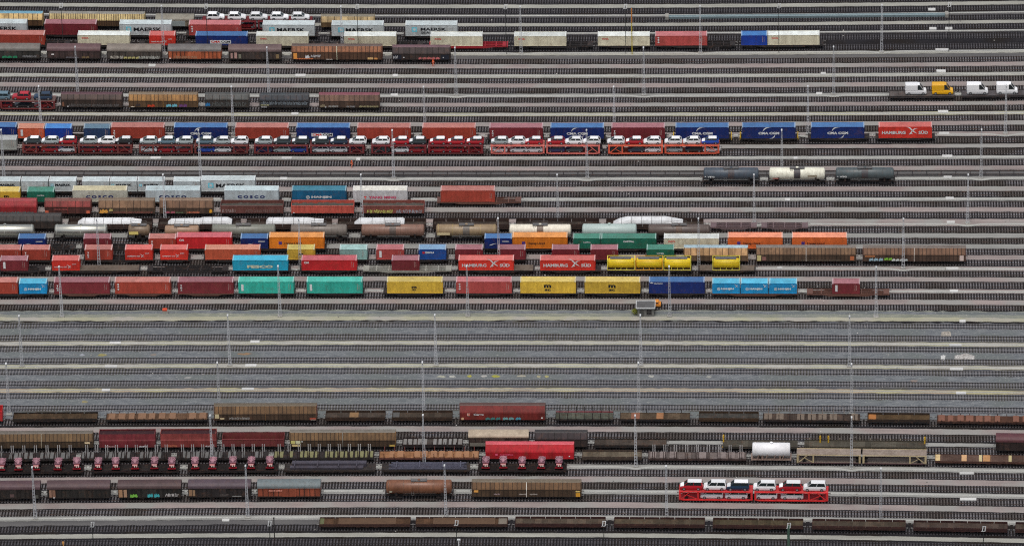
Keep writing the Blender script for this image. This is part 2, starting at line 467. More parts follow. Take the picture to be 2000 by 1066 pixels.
def brand_marks(o, brand, L, H):
    y = -CW / 2 + .012; h = L / 2
    T = lambda s, a, b_, z0, z1, m, bold=.025: put_text(o, s, -h + a, -h + b_, z0, z1, y, m, bold)
    if brand == 'maersk':
        f = L / 12.19
        if L > 8:
            put_flat(o, 'square', SQUARE, -h + 1.55, H * .33, y + .004, STARBLUE, 1.25); put_flat(o, 'star', STAR, -h + 1.55, H * .33, y - .006, WHITE, 1.25)
            T('MAERSK', 3.35, 9.9, H * .36, H * .36 + .98, BLACKINK, .03)
        else:
            put_flat(o, 'square', SQUARE, -h + .35, H * .5, y + .004, STARBLUE, .62); put_flat(o, 'star', STAR, -h + .35, H * .5, y - .006, WHITE, .62)
            T('MAERSK', 1.35, 4.9, H * .53, H * .53 + .58, BLACKINK, .045)
    elif brand == 'sealand':
        put_flat(o, 'square', SQUARE, -h + 1.5, H * .36, y + .004, STARBLUE, 1.25); put_flat(o, 'star', STAR, -h + 1.5, H * .36, y - .006, WHITE, 1.25)
        T('MAERSK', 3.6, 9.6, H * .48, H * .48 + .78, BLACKINK, .03); T('SEALAND', 3.6, 8.9, H * .2, H * .2 + .6, BLACKINK, .02)
    elif brand == 'oocl':
        T('OOCL', .95, 2.55, H * .62, H * .62 + .42, REDINK, .04)
    elif brand == 'cma':
        T('CMA CGM', 3.7, 8.5, H * .34, H * .34 + .66, WHITE, .06)
        put_flat(o, 'arcs', arc_band(0, 0, 1.45, 1.75, 75, 165) + arc_band(0, 0, 1.45, 1.75, 255, 345), 0.05, H * .36 + .3, y - .004, WHITE, .92)
    elif brand == 'cmabox':
        part('sign_board', cached('cmaboard', lambda: flat([[(-2.45, 0), (2.45, 0), (2.45, .86), (-2.45, .86)]])), o, WHITE).location = (-.25, y + .004, H * .2)
        T('CMA', 3.65, 5.85, H * .2 + .14, H * .2 + .74, REDINK, .04); T('CGM', 6.0, 8.15, H * .2 + .14, H * .2 + .74, BLACKINK, .04)
    elif brand == 'hs':
        if L > 8:
            T('HAMBURG', .75, 6.15, H * .34, H * .34 + .78, WHITE, .035); T('SÜD', 9.1, 11.3, H * .34, H * .34 + .95, WHITE, .035)
            put_flat(o, 'gull', GULL, .15, H * .2, y, WHITE, 2.55)
        else:
            T('HAMBURG SÜD', .5, 3.3, H * .3, H * .3 + .36, WHITE, .02)
            put_flat(o, 'gull', GULL, .2, H * .2, y, WHITE, 1.0); put_flat(o, 'dash', [[(0, 0), (1, 0), (1, .14), (0, .14)]], 1.4, H * .6, y, WHITE, .9)
    elif brand == 'cosco':
        T('C O S C O', 3.0, 9.1, H * .32, H * .32 + .74, NAVYINK, .055)
    elif brand == 'hanjin':
        if L > 8:
            put_flat(o, 'ring', RING + HMARK, -h + 3.15, H * .26, y, WHITE, .85); T('HANJIN', 4.35, 8.9, H * .28, H * .28 + .72, WHITE, .06)
        else:
            put_flat(o, 'ring', RING + HMARK, -h + 1.05, H * .3, y, WHITE, .72); T('HANJIN', 1.95, 4.75, H * .33, H * .33 + .55, WHITE, .06)
            put_flat(o, 'gull', GULL, h - 1.25, H * .56, y, WHITE, .9)
    elif brand == 'yangming':
        T('T', 2.45, 3.1, H * .28, H * .28 + .62, REDINK, .06); T('YANG MING', 3.5, 9.7, H * .28, H * .28 + .7, PINKINK, .045)
    elif brand == 'fesco':
        T('FESCO', 3.2, 8.9, H * .24, H * .24 + .7, pm('pale_yellow_lettering', (235, 235, 190), 1.2), .05)
    elif brand == 'msc':
        T('m', 5.2, 6.8, H * .47, H * .47 + .78, BLACKINK, .05); T('sc', 5.3, 6.7, H * .2, H * .2 + .5, BLACKINK, .04)
    elif brand == 'mscs':
        T('m', 5.4, 6.5, H * .42, H * .42 + .52, BLACKINK, .05); T('sc', 5.5, 6.4, H * .26, H * .26 + .32, BLACKINK, .04)
    elif brand == 'msc20':
        T('m', 2.5, 3.6, H * .42, H * .42 + .5, BLACKINK, .05)
    elif brand == 'hapag':
        put_flat(o, 'square', [[(0, .1), (.85, 0), (1, .9), (.15, 1)]], -h + 2.1, H * .36, y, pm('violet_emblem', (70, 50, 120)), .72)
        T('Hapag-Lloyd', 3.4, 7.2, H * .34, H * .34 + .62, BLACKINK, .02)
    elif brand == 'capital':
        if L > 8: T('CAPITAL', 4.9, 7.3, H * .6, H * .6 + .48, WHITE, .04)
        else: T('CAPITAL', 2.2, 3.9, H * .55, H * .55 + .32, WHITE, .03)
    elif brand == 'cai':
        T('CAI', .55, 1.6, H * .66, H * .66 + .5, WHITE, .05)
    elif brand == 'cronos':
        T('CRONOS', 1.1, 3.0, H * .8, H * .8 + .28, WHITE, .04)
        put_flat(o, 'wing', [[(0, .5), (.4, .25), (1, .4), (1, .65), (.7, .6), (.6, .9)]], -h + .2, H * .78, y, WHITE, .75)
    elif brand == 'tex':
        for k, ch in enumerate('TEX'):
            T(ch, .55, .95, H * .6 - k * .55, H * .6 - k * .55 + .4, WHITE, .05)
    elif brand == 'tri':
        for k in range(3): put_flat(o, 'tri', [[(0, .5), (.6, 0), (1, .5), (.6, 1)]], -h + .5, H * .7 - k * .6, y, WHITE, .5)
    elif brand == 'strip':
        put_flat(o, 'strip', [[(0, 0), (.6, 0), (.6, 1.9), (0, 1.9)]], -h + .65, H * .22, y, WHITE, .85)
    elif brand == 'wingnavy':
        put_flat(o, 'wing2', [[(0, 0), (.5, .35), (1.3, .62), (2.3, .62), (1.35, .45), (.8, .1)]], -h + 1.0, H * .3, y, WHITE, .8)
        put_flat(o, 'dash', [[(0, 0), (1, 0), (1, .14), (0, .14)]], -h + 3.9, H * .66, y, WHITE, 1.5)
    elif brand == 'bluewhite':
        put_flat(o, 'dash2', [[(0, 0), (.25, 0), (.3, .5), (.35, 0), (.55, 0), (.6, .35), (1, .35), (1, .7), (.6, .7), (.5, 1), (0, 1)]], -h + 1.5, H * .58, y, WHITE, 0.55)
        T('SECU', 1.5, 3.4, H * .6, H * .6 + .42, WHITE, .06)
        put_flat(o, 'rdot', SQUARE, -h + .85, H * .58, y, REDINK, .5)
    if brand in ('', 'tex', 'tri', 'strip', 'cai', 'plain'):   # inspection plate columns near the right end
        put_flat(o, 'plates', [[(0, 0), (.06, 0), (.06, 1.5), (0, 1.5)], [(.35, .1), (.41, .1), (.41, 1.3), (.35, 1.3)]], h - 1.1, H * .3, y, pm('faded_white_mark', (205, 175, 165), 1.0))


CMARK = {'maersk': 'with star emblem', 'sealand': 'with two-line lettering', 'oocl': 'with red lettering', 'cma': 'with white arcs',
         'cmabox': 'with white name board', 'hs': 'with white gull emblem', 'cosco': 'with navy lettering', 'hanjin': 'with white ring emblem',
         'yangming': 'with pink lettering', 'fesco': 'with pale lettering', 'msc': 'with large black letters', 'mscs': 'with small black letters', 'msc20': 'with black letter',
         'hapag': 'with violet emblem', 'capital': 'with white lettering', 'cai': 'with white initials', 'cronos': 'with tiny lettering', 'tex': 'with vertical letters',
         'tri': 'with white diamond marks', 'strip': 'with white panel', 'wingnavy': 'with wing mark', 'bluewhite': 'with red and white mark', '': '', 'plain': 'without lettering'}


def container(px0, px1, Y0, colour, brand, place, hc=True, zb=1.3, kind=None):
    n40 = (px1 - px0) > 80
    L, H = (12.19 if n40 else 6.06), (2.9 if (hc and n40) else 2.59)
    pxc = (px0 + px1) / 2
    X, Y = spot(pxc, Y0, zb + 1)
    look = f"{CLABEL[colour]} {'long' if n40 else 'short'} container {CMARK[brand]}"
    t = thing('shipping_container', (X, Y, zb), slope(X, Y0), ' '.join(look.split()), 'container', 'shipping containers on the trains', place, pxc)
    f, r = CCOL[colour]
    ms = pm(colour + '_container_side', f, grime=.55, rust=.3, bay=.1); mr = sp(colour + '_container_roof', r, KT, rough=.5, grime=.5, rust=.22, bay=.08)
    w = cached(('wall', n40, H), lambda: corr_wall(L, H))
    part('side_wall', w, t, ms); q = part('side_wall', w, t, ms); q.rotation_euler = (0, 0, math.pi)
    part('frame', cached(('cf', n40, H), lambda: cont_frame(L, H)), t, ms)
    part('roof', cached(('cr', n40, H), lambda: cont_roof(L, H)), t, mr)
    part('end_door', cached(('ce', n40, H), lambda: cont_end(L, H)), t, ms)
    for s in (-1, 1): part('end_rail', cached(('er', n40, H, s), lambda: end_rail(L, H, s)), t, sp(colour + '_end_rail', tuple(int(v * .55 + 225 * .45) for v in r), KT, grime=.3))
    q = part('end_panel', cached(('cp', n40, H), lambda: cont_panel(L, H)), t, ms)
    brand_marks(t, brand, L, H)
    return t


# ------------------------------------------------------------------ running gear
def bogie_mesh():
    b = MB()
    for y in (-1.0, 1.0):
        b.prism_y([(-1.35, .45), (-1.1, .32), (-.5, .32), (-.3, .22), (.3, .22), (.5, .32), (1.1, .32), (1.35, .45), (1.3, .62), (.4, .66), (.2, .78), (-.2, .78), (-.4, .66), (-1.3, .62)], y - .08, y + .08)
        for x in (-.9, .9): b.box(x - .16, x + .16, y - .14, y + .14, .34, .6)
    b.box(-.25, .25, -1.0, 1.0, .5, .8)
    return b.mesh('bogie')


def pair_mesh():
    b = MB(); b.cyl((0, 0, .46), .07, 1.8, 'y', 8)
    for y in (-.72, .72): b.cyl((0, y, .46), .46, .13, 'y', 14)
    return b.mesh('wheelset')


def axle_mesh():
    b = MB(); b.cyl((0, 0, .47), .07, 1.9, 'y', 8)
    for y in (-.72, .72): b.cyl((0, y, .47), .47, .13, 'y', 14)
    for y in (-1.02, 1.02): b.box(-.2, .2, y - .1, y + .1, .3, .95); b.box(-.75, .75, y - .05, y + .05, .72, .82)
    return b.mesh('wheelset')


def buffer_mesh():
    b = MB(); b.cyl((.22, 0, 0), .1, .44, 'x', 8); b.cyl((.47, 0, 0), .24, .06, 'x', 12)
    return b.mesh('buffer')


def gear(t, L, mat=None, buffers=True):
    if L > 13.5:
        for s in (-1, 1):
            bo = part('bogie', cached('bogie', bogie_mesh), t, BLACKISH, (s * (L / 2 - 2.3), 0, 0))
            for x in (-.9, .9): part('wheelset', cached('pair', pair_mesh), bo, BLACKISH, (x, 0, 0))
    else:
        for s in (-1, 1): part('wheelset', cached('axle', axle_mesh), t, BLACKISH, (s * (L / 2 - 2.0), 0, 0))
    if buffers:
        for s in (-1, 1):
            for y in (-.87, .87):
                o = part('buffer', cached('buffer', buffer_mesh), t, STEEL, (s * L / 2, y, 1.02))
                if s < 0: o.rotation_euler = (0, 0, math.pi)


def wagon_root(name, px0, px1, Y0, look, cat, place, group=None, z=.2):
    pxc = (px0 + px1) / 2
    X, Y = spot(pxc, Y0, 1.2)
    L = (px1 - px0) * depth(Y, 1.2) / F - .9      # buffers stick out
    t = thing(name, (X, Y, z), slope(X, Y0), look, cat, group, place, pxc)
    return t, L


def skeleton(L):
    b = MB(); h = L / 2
    for y in (-.4, .4): b.box(-h, h, y - .09, y + .09, .62, 1.06)
    fb = [(-h, 1.06), (-h, .82), (-h * .62, .8), (-h * .45, .5), (h * .45, .5), (h * .62, .8), (h, .82), (h, 1.06)]
    for y in (-1.2, 1.2): b.prism_y(fb, y - .05, y + .05)
    n = max(3, int(L / 2.6))
    for k in range(n + 1):
        x = -h + .2 + (L - .4) * k / n
        for y0, y1 in ((-1.15, -.49), (-.31, .31), (.49, 1.15)): b.box(x - .12, x + .12, y0, y1, .85, 1.08)
    for s in (-1, 1):
        b.box(*sorted((s * h, s * (h - .25))), -1.3, 1.3, .8, 1.14); b.box(*sorted((s * (h - .25), s * (h - 1.3))), -1.1, 1.1, 1.085, 1.11)
    return b.mesh('frame')


def container_wagon(px0, px1, Y0, place, mat=None, look='dark skeleton container wagon', endframe=None, deck=None):
    t, L = wagon_root('container_wagon', px0, px1, Y0, look, 'wagon', place, 'container flat wagons')
    part('frame', cached(('skel', round(L, 1)), lambda: skeleton(round(L, 1))), t, mat or DARK)
    if deck:
        b = MB(); b.box(-L / 2 + .3, L / 2 - .3, -1.28, 1.28, 1.115, 1.16); part('deck', b.mesh('deck'), t, deck)
    if endframe:
        for s in (-1, 1):
            b = MB(); x = s * (L / 2 + .02)
            for y in (-1.1, 1.1): b.bar((x, y, .75), (x, y, 1.55), .22)
            b.bar((x, -1.1, 1.5), (x, 1.1, 1.5), .16)
            part('end_frame', b.mesh('end_frame'), t, endframe)
    gear(t, L)
    return t


# ------------------------------------------------------------------ covered wagons
DIRTY = set()


def tone(c, k=.8):
    """older, sootier stock: darker and greyer paint"""
    g = sum(c) / 3
    return tuple(int((v * .92 + g * .08) * k) for v in c)


def slide_profile(hw=1.42, zt=3.95, zs=2.4, rw=.66):
    return [(-hw, .95), (-hw, zs), (-hw + .12, zs + .28), (-rw, zt - .12), (-rw + .11, zt - .04), (rw - .11, zt - .04), (rw, zt - .12), (hw - .12, zs + .28), (hw, zs), (hw, .95)]


def patch(t, x0, x1, z0, z1, c, y, name='panel'):
    b = MB(); b.box(x0, x1, y - .012, y + .01, z0, z1)
    return part(name, b.mesh(name), t, pm('mark_%d_%d_%d' % c, c, 1.2, grime=.25, rust=.05))


GRAF = [0]


def graffiti(t, x0, x1, z0, z1, c, y, style=0):
    GRAF[0] += 1
    m = pm('spray_%d_%d_%d' % c, c, 1.2, grime=.15, rust=0)
    n = max(1, round((x1 - x0) / max(.6, (z1 - z0) * 1.4)))
    polys = []
    rnd = random.Random(GRAF[0])
    for k in range(n):
        src = SCRIB if style == 1 else BLOB
        for p in src:
            polys.append([((k + q[0] * .95 + rnd.uniform(-.05, .05)) / n, q[1] * rnd.uniform(.85, 1)) for q in p])
    o = part('graffiti', flat(polys), t, m)
    o.location = (x0, y, z0); o.scale = (x1 - x0, 1, z1 - z0)
    return o


def covered(px0, px1, Y0, place, look, wall, roof, style='slide', bays=None, zt=3.95, zs=2.4, marks=(), graf=(), under=None, endc=None, lower=None, pillar=None, rw=.66, sunk=0.0):
    """style slide: sloping shoulders belong to the sliding walls; style arc: upright ribbed walls under a curved roof"""
    if place in DIRTY: wall, roof = tone(wall), tone(roof, .9)
    t, L = wagon_root('covered_wagon', px0, px1, Y0, look, 'covered wagon', place, 'covered freight wagons')
    h = L / 2; hw = 1.42
    mw = pm('wagon_wall_%d_%d_%d' % wall, wall, 1.15, rough=.6, grime=.85, rust=.3, bay=.45 if style != 'hood' else .1); mr = sp('wagon_roof_%d_%d_%d' % roof, roof, KT, rough=.6, grime=.6, rust=.2)
    n = bays or max(6, int(L / 1.35))
    lc = lower or tuple(int(wall[i] * .42 + (58, 48, 42)[i] * .58) for i in range(3))   # darker, browner tone on the upright wall
    ml = pm('lower_wall_%d_%d_%d' % lc, lc, 1.1, rough=.75, grime=.8, rust=.25, bay=.5)
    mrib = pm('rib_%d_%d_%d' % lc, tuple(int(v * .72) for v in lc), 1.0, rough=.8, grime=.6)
    if style in ('slide', 'hood'):
        for half in (-1, 1):
            for side in (-1, 1):
                b = MB(); xa, xb = (-h + .12, -.06) if half < 0 else (.06, h - .12)
                pr = [(-hw, .95), (-hw, zs), (-hw + .12, zs + .28), (-rw, zt - .12), (-rw + .06, zt - .16), (-hw + .2, zs + .26), (-hw + .08, zs), (-hw + .08, .95)]
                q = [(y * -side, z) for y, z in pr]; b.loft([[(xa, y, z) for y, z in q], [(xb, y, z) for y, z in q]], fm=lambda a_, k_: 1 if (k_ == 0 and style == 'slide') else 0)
                if style == 'slide':
                    k = max(2, n // 2)
                    for i in range(k + 1):
                        x = xa + (xb - xa) * i / k
                        for p, q in zip(pr[:3], pr[1:4]):
                            b.bar((x, p[0] * -side, p[1]), (x, q[0] * -side, q[1]), .11, 2)
                    b.box(xa, xb, *sorted(((hw - .02) * side, (hw + .04) * side)), zs - .06, zs + .06, 2)
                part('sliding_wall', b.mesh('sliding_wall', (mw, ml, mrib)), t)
        b = MB(); b.prism_x([(-rw - .02, zt - .13 - sunk), (-rw + .16, zt - .02 - sunk), (0, zt + .03 - sunk), (rw - .16, zt - .02 - sunk), (rw + .02, zt - .13 - sunk)], -h, h); part('roof', b.mesh('roof'), t, mr)
        pr2 = [(-hw - .03, .9)] + slide_profile(hw + .03, zt + .02, zs, rw)[1:-1] + [(hw + .03, .9)]
        for s in (-1, 1):
            b = MB(); b.prism_x(pr2, *sorted((s * h, s * (h - .12))))
            part('end_wall', b.mesh('end_wall'), t, pm('wagon_end_%d_%d_%d' % (endc or wall), endc or wall, 1.1, rough=.6, grime=.75, rust=.3))
        b = MB()
        for sy in (-1, 1):
            for p, q in zip(pr2[:3], pr2[1:4]): b.bar((0, p[0] * sy, p[1]), (0, q[0] * sy, q[1]), .12)
        part('pillar', b.mesh('pillar'), t, pm('wagon_pillar_%d_%d_%d' % (pillar or wall), pillar or wall, 1.4))
        yy = -hw - .05
    else:
        ze = zs
        b = MB(); b.box(-h, h, -hw + .05, hw - .05, .95, ze)
        for i in range(n + 1):
            x = -h + .05 + (L - .1) * i / n
            for y in (-hw, hw): b.box(x - .07, x + .07, y - .06, y + .06, .95, ze, 1)
        for y in (-hw, hw): b.box(-h, h, y - .05, y + .05, .95, 1.08, 1); b.box(-h, h, y - .05, y + .05, ze - .12, ze)
        part('wall', b.mesh('wall', (mw, mrib)), t)
        a = []
        for i in range(13):
            an = math.pi * i / 12; a.append((-(hw + .07) * math.cos(an), ze + .01 + (zt - ze) * math.sin(an) ** .85))
        b = MB(); b.prism_x(a, -h - .06, h + .06); part('roof', b.mesh('roof', smooth=False), t, mr)
        for i in (-1, 1):
            b = MB(); b.box(i * .75 - .72, i * .75 + .72, -hw - .1, -hw - .055, 1.05, ze - .15); part('sliding_door', b.mesh('sliding_door'), t, mw)
        yy = -hw - .115
    b = MB()
    for y in (-1.2, 1.2): b.box(-h, h, y - .07, y + .07, .72, .949)
    b.box(-h, h, -.4, .4, .7, .94)
    for s in (-1, 1): b.box(*sorted((s * (h + .02), s * (h - .2))), -1.35, 1.35, .75, 1.2)
    for x in (-.25, .1, .22): b.box(h * x - .5, h * x + .5, -1.1, 1.1, .38, .7)
    part('underframe', b.mesh('underframe'), t, under or DARK)
    for (a, c, z0, z1, cc) in marks: patch(t, -h + a * L, -h + c * L, z0, z1, cc, yy)
    for g in graf: graffiti(t, -h + g[0] * L, -h + g[1] * L, g[2], g[3], g[4], yy - .02, g[5] if len(g) > 5 else 0)
    gear(t, L)
    t['half_length'] = h
    return t, L, yy


# ------------------------------------------------------------------ open and flat wagons
def open_wagon(px0, px1, Y0, place, look, wall, inner, H=2.75, ribs=8, load=None, lookload=None, marks=(), graf=()):
    t, L = wagon_root('open_wagon', px0, px1, Y0, look, 'open wagon', place, 'open box wagons')
    h = L / 2; hw = 1.4; mw = pm('wagon_wall_%d_%d_%d' % wall, wall, rough=.65, grime=.7, rust=.45)
    b = MB()
    for s in (-1, 1):
        b.box(-h, h, *sorted((s * hw, s * (hw - .08))), 1.05, H); b.box(-h, h, *sorted((s * (hw + .06), s * (hw - .1))), H, H + .1)
        for i in range(ribs + 1):
            x = -h + .1 + (L - .2) * i / ribs; b.box(x - .09, x + .09, *sorted((s * (hw + .09), s * hw)), 1.0, H)
    for s in (-1, 1): b.box(*sorted((s * h, s * (h - .08))), -hw + .08, hw - .08, 1.05, H + .05)
    part('wall', b.mesh('wall'), t, mw)
    b = MB(); b.box(-h + .08, h - .08, -hw + .08, hw - .08, 1.0, 1.1); part('floor', b.mesh('floor'), t, pm('wagon_floor_%d_%d_%d' % inner, inner, rough=.9, grime=.6, rust=.4))
    b = MB()
    for y in (-1.1, 1.1): b.box(-h, h, y - .08, y + .08, .72, .99)
    b.box(-h, h, -.4, .4, .65, .99); part('underframe', b.mesh('underframe'), t, DARK)
    gear(t, L)
    for (a, c, z0, z1, cc) in marks: patch(t, -h + a * L, -h + c * L, z0, z1, cc, -hw - .11)
    for g in graf: graffiti(t, -h + g[0] * L, -h + g[1] * L, g[2], g[3], g[4], -hw - .13, g[5] if len(g) > 5 else 0)
    if load:
        b = MB(); nx, ny = 40, 9; rnd = random.Random(int(px0)); hum = [rnd.uniform(.5, 1) for _ in range(9)]
        for i in range(nx + 1):
            for j in range(ny + 1):
                u, v = i / nx, j / ny; k = min(7, int(u * 8)); fr = u * 8 - k
                hh = hum[k] * (1 - fr) + hum[k + 1] * fr
                hh *= .75 + .25 * math.sin(u * 25) ** 2
                z = H - .75 + .95 * hh * math.sin(math.pi * min(max(v, .03), .97)) ** .8 + rnd.uniform(-.06, .06)
                b.v.append(((u - .5) * (L - .2), (v - .5) * 2 * (hw - .1), z))
        for i in range(nx):
            for j in range(ny):
                a = i * (ny + 1) + j; b.f.append((a, a + ny + 1, a + ny + 2, a + 1)); b.m.append(0)
        solo('coal_heap', b.mesh('coal_heap', (load,)), t.location, lookload, 'coal', 'heaped loads in open wagons', place, (px0 + px1) / 2, rz=t.rotation_euler[2])
    return t


def flat_wagon(px0, px1, Y0, place, look, floor, side, flap=.45, stakes=0, stake_h=1.5, stake_mat=None, panels=0, patches=(), double=False, endwall=.4, nearstakes=True, boards=None, rail=None):
    """low wagon: floor, drop sides, end walls, optional stakes"""
    if place in DIRTY: floor, side = tone(floor, .74), tone(side, .72)
    t, L = wagon_root('flat_wagon', px0, px1, Y0, look, 'flat wagon', place, 'low flat wagons')
    h = L / 2; hw = 1.38
    ms = pm('flat_side_%d_%d_%d' % side, side, .85, rough=.7, grime=.8, rust=.3); mf = sp('flat_floor_%d_%d_%d' % floor, floor, .85, rough=.9, grime=.9, rust=.25, spec=.2, bay=.5)
    b = MB(); b.box(-h + .1, h - .1, -hw + .05, hw - .05, 1.05, 1.15)
    k = max(6, int(L / .45))
    for i in range(k + 1):
        x = -h + .15 + (L - .3) * i / k; b.box(x - .17, x + .17, -hw + .1, hw - .1, 1.15, 1.168 + .012 * ((i * 7) % 3))
    part('floor', b.mesh('floor'), t, mf)
    b = MB()
    for s in (-1, 1): b.box(-h, h, *sorted((s * (hw + .02), s * (hw - .12))), .72, 1.1)
    b.box(-h, h, -.45, .45, .55, 1.04)
    for s in (-1, 1): b.box(*sorted((s * h, s * (h - .2))), -hw, hw, .75, 1.14)
    for x in (-.15, .05, .25): b.box(h * x - .4, h * x + .4, -1.15, 1.15, .4, .72)
    part('underframe', b.mesh('underframe'), t, ms if side[0] > 60 else DARK)
    if flap:
        n = max(3, int(L / 2.7))
        for s in (-1, 1):
            b = MB()
            for i in range(n):
                xa = -h + L * i / n + .04; xb = -h + L * (i + 1) / n - .04
                b.box(xa, xb, *sorted((s * (hw + .06), s * (hw + .02))), 1.11, 1.11 + flap)
            part('side_flap', b.mesh('side_flap'), t, ms)
    if endwall:
        b = MB()
        for s in (-1, 1): b.box(*sorted((s * (h + .01), s * (h - .06))), -hw, hw, 1.1, 1.1 + endwall)
        part('end_flap', b.mesh('end_flap'), t, ms)
    if stakes:
        sm = stake_mat or ms
        for i in range(stakes):
            x = -h + L * (i + .5) / stakes
            for s in ((-1, 1) if nearstakes else (1,)):
                for dx in ((-.22, .22) if double else (0,)):
                    b = MB(); b.box(-.075, .075, -.06, .06, .95, 1.1 + stake_h)
                    part('stake', cached(('stake', stake_h), lambda: b.mesh('stake')), t, sm if s > 0 else ms, (x + dx, s * (hw + .1), 0))
    if rail:
        b = MB(); b.box(-h, h, hw + .0, hw + .12, 1.2, 1.45); part('side_rail', b.mesh('side_rail'), t, rail)
    if boards:
        b = MB(); n = boards[0]; rnd = random.Random(int(px0)); w = L / n
        for i in range(n):
            if n > 4 and rnd.random() < .16: continue
            x = -h + w * (i + .5); b.box(x - w * rnd.uniform(.26, .4), x + w * rnd.uniform(.26, .42), -hw + .12, hw - .12, 1.19, 1.23 + rnd.uniform(0, .12))
        part('deck_board', b.mesh('deck_board'), t, boards[1])
    for (a, c, cc) in patches:
        b = MB(); b.box(-h + a * L, -h + c * L, -hw + .1, hw - .1, 1.19, 1.24); part('deck_patch', b.mesh('deck_patch'), t, sp('patch_%d_%d_%d' % cc, cc, 1.0, rough=.9, grime=.5))
    gear(t, L)
    return t, L


# ------------------------------------------------------------------ tank wagons
def barrel(r, L, n=24, dome=.35):
    b = MB(); rings = []
    for (x, k) in ((-L / 2, .25), (-L / 2 + dome * .12, .6), (-L / 2 + dome * .45, .88), (-L / 2 + dome, 1), (L / 2 - dome, 1), (L / 2 - dome * .45, .88), (L / 2 - dome * .12, .6), (L / 2, .25)):
        rings.append([(x, r * k * math.cos(2 * math.pi * i / n), r * k * math.sin(2 * math.pi * i / n)) for i in range(n)])
    b.loft(rings)
    return b.mesh('barrel', smooth=True)


def bands(r, L, n):
    b = MB()
    for i in range(n):
        x = -L / 2 + .6 + (L - 1.2) * i / (n - 1)
        b.cyl((x, 0, 0), r + .025, .1, 'x', 24)
    return b.mesh('band')


def tank_wagon(px0, px1, Y0, place, look, c, r=1.32, zc=2.5, metal=0, rough=.4, walk=True, mid=(70, 68, 72), dome=.35, frame=None, text=None, bandc=None, rust=.2, grime=.5, marks=(), nb=8):
    t, L = wagon_root('tank_wagon', px0, px1, Y0, look, 'tank wagon', place, 'tank wagons')
    bl = L - .5; m = paint('tank_%d_%d_%d' % c, col(c, 1.25), rough=rough, grime=grime, rust=rust, metal=metal)
    part('barrel', cached(('barrel', r, round(bl, 1), dome), lambda: barrel(r, round(bl, 1), dome=dome)), t, m, (0, 0, zc))
    part('band', cached(('bands', r, round(bl, 1), nb), lambda: bands(r, round(bl, 1), nb)), t, paint('tankband_%d_%d_%d' % (bandc or c), col(bandc or c, 1.1), rough=.5, grime=grime, rust=rust), (0, 0, zc))
    if mid:
        b = MB(); n = 10; a0, a1 = R(60), R(215); ri = []
        for x in (-.72, .72): ri.append([(x, (r + .05) * math.cos(a0 + (a1 - a0) * i / n), (r + .05) * math.sin(a0 + (a1 - a0) * i / n)) for i in range(n + 1)])
        for i in range(n): b.quad([ri[0][i], ri[1][i], ri[1][i + 1], ri[0][i + 1]])
        part('spill_plate', b.mesh('spill_plate'), t, pm('spill_%d_%d_%d' % mid, mid, 1.0, rust=.4), (0, 0, zc))
    b = MB(); b.cyl((0, 0, r + .1), .32, .3, 'z', 12); part('dome', b.mesh('dome'), t, m, (0, 0, zc))
    if walk:
        b = MB(); b.box(-1.7, 1.7, -.55, .55, r + .12, r + .16)
        for x in (-1.65, 1.65):
            for y in (-.5, .5): b.bar((x, y, r + .16), (x, y, r + .75), .05)
        for y in (-.5, .5): b.bar((-1.65, y, r + .75), (1.65, y, r + .75), .05)
        part('walkway', b.mesh('walkway'), t, STEEL, (0, 0, zc))
        b = MB()
        for x in (-.25, .25): b.bar((x, -r - .12, -1.2), (x, -.7, r + .1), .05)
        for i in range(8):
            f = i / 7; b.bar((-.25, -r - .12 + f * (r - .58), -1.2 + f * (r + 1.3)), (.25, -r - .12 + f * (r - .58), -1.2 + f * (r + 1.3)), .04)
        part('ladder', b.mesh('ladder'), t, STEEL, (-1.3, 0, zc))
    h = L / 2; b = MB()
    for y in (-.55, .55): b.box(-h, h, y - .1, y + .1, .75, 1.05)
    for s in (-1, 1):
        b.box(*sorted((s * h, s * (h - .3))), -1.3, 1.3, .75, 1.15)
        b.prism_x([(-1.15, .95), (1.15, .95), (1.25, zc - .35), (.9, zc - .95), (-.9, zc - .95), (-1.25, zc - .35)], *sorted((s * (h - 2.6), s * (h - 2.2))))
    if frame:
        for x in (-.62, -.2, .2, .62):
            for y in (-1.25, 1.25): b.bar((x * h - .35, y, .95), (x * h + .1, y, zc - .5), .16)
        for y in (-1.25, 1.25): b.box(-h + .3, h - .3, y - .06, y + .06, .85, 1.1)
    part('underframe', b.mesh('underframe'), t, frame or DARK)
    if text:
        put_text(t, text, -h + 1.15, -h + 2.75, zc - .42, zc - .02, -r - .03, WHITE, .05)
        put_flat(t, 'vtgmark', [[(0, .1), (.5, 1), (1, .1), (.5, .35)]], -h + .5, zc - .4, -r - .03, WHITE, .42)
    for (a, cc_, z0, z1, cc) in marks: patch(t, -h + a * L, -h + cc_ * L, z0, z1, cc, -r - .03)
    gear(t, L)
    return t, L


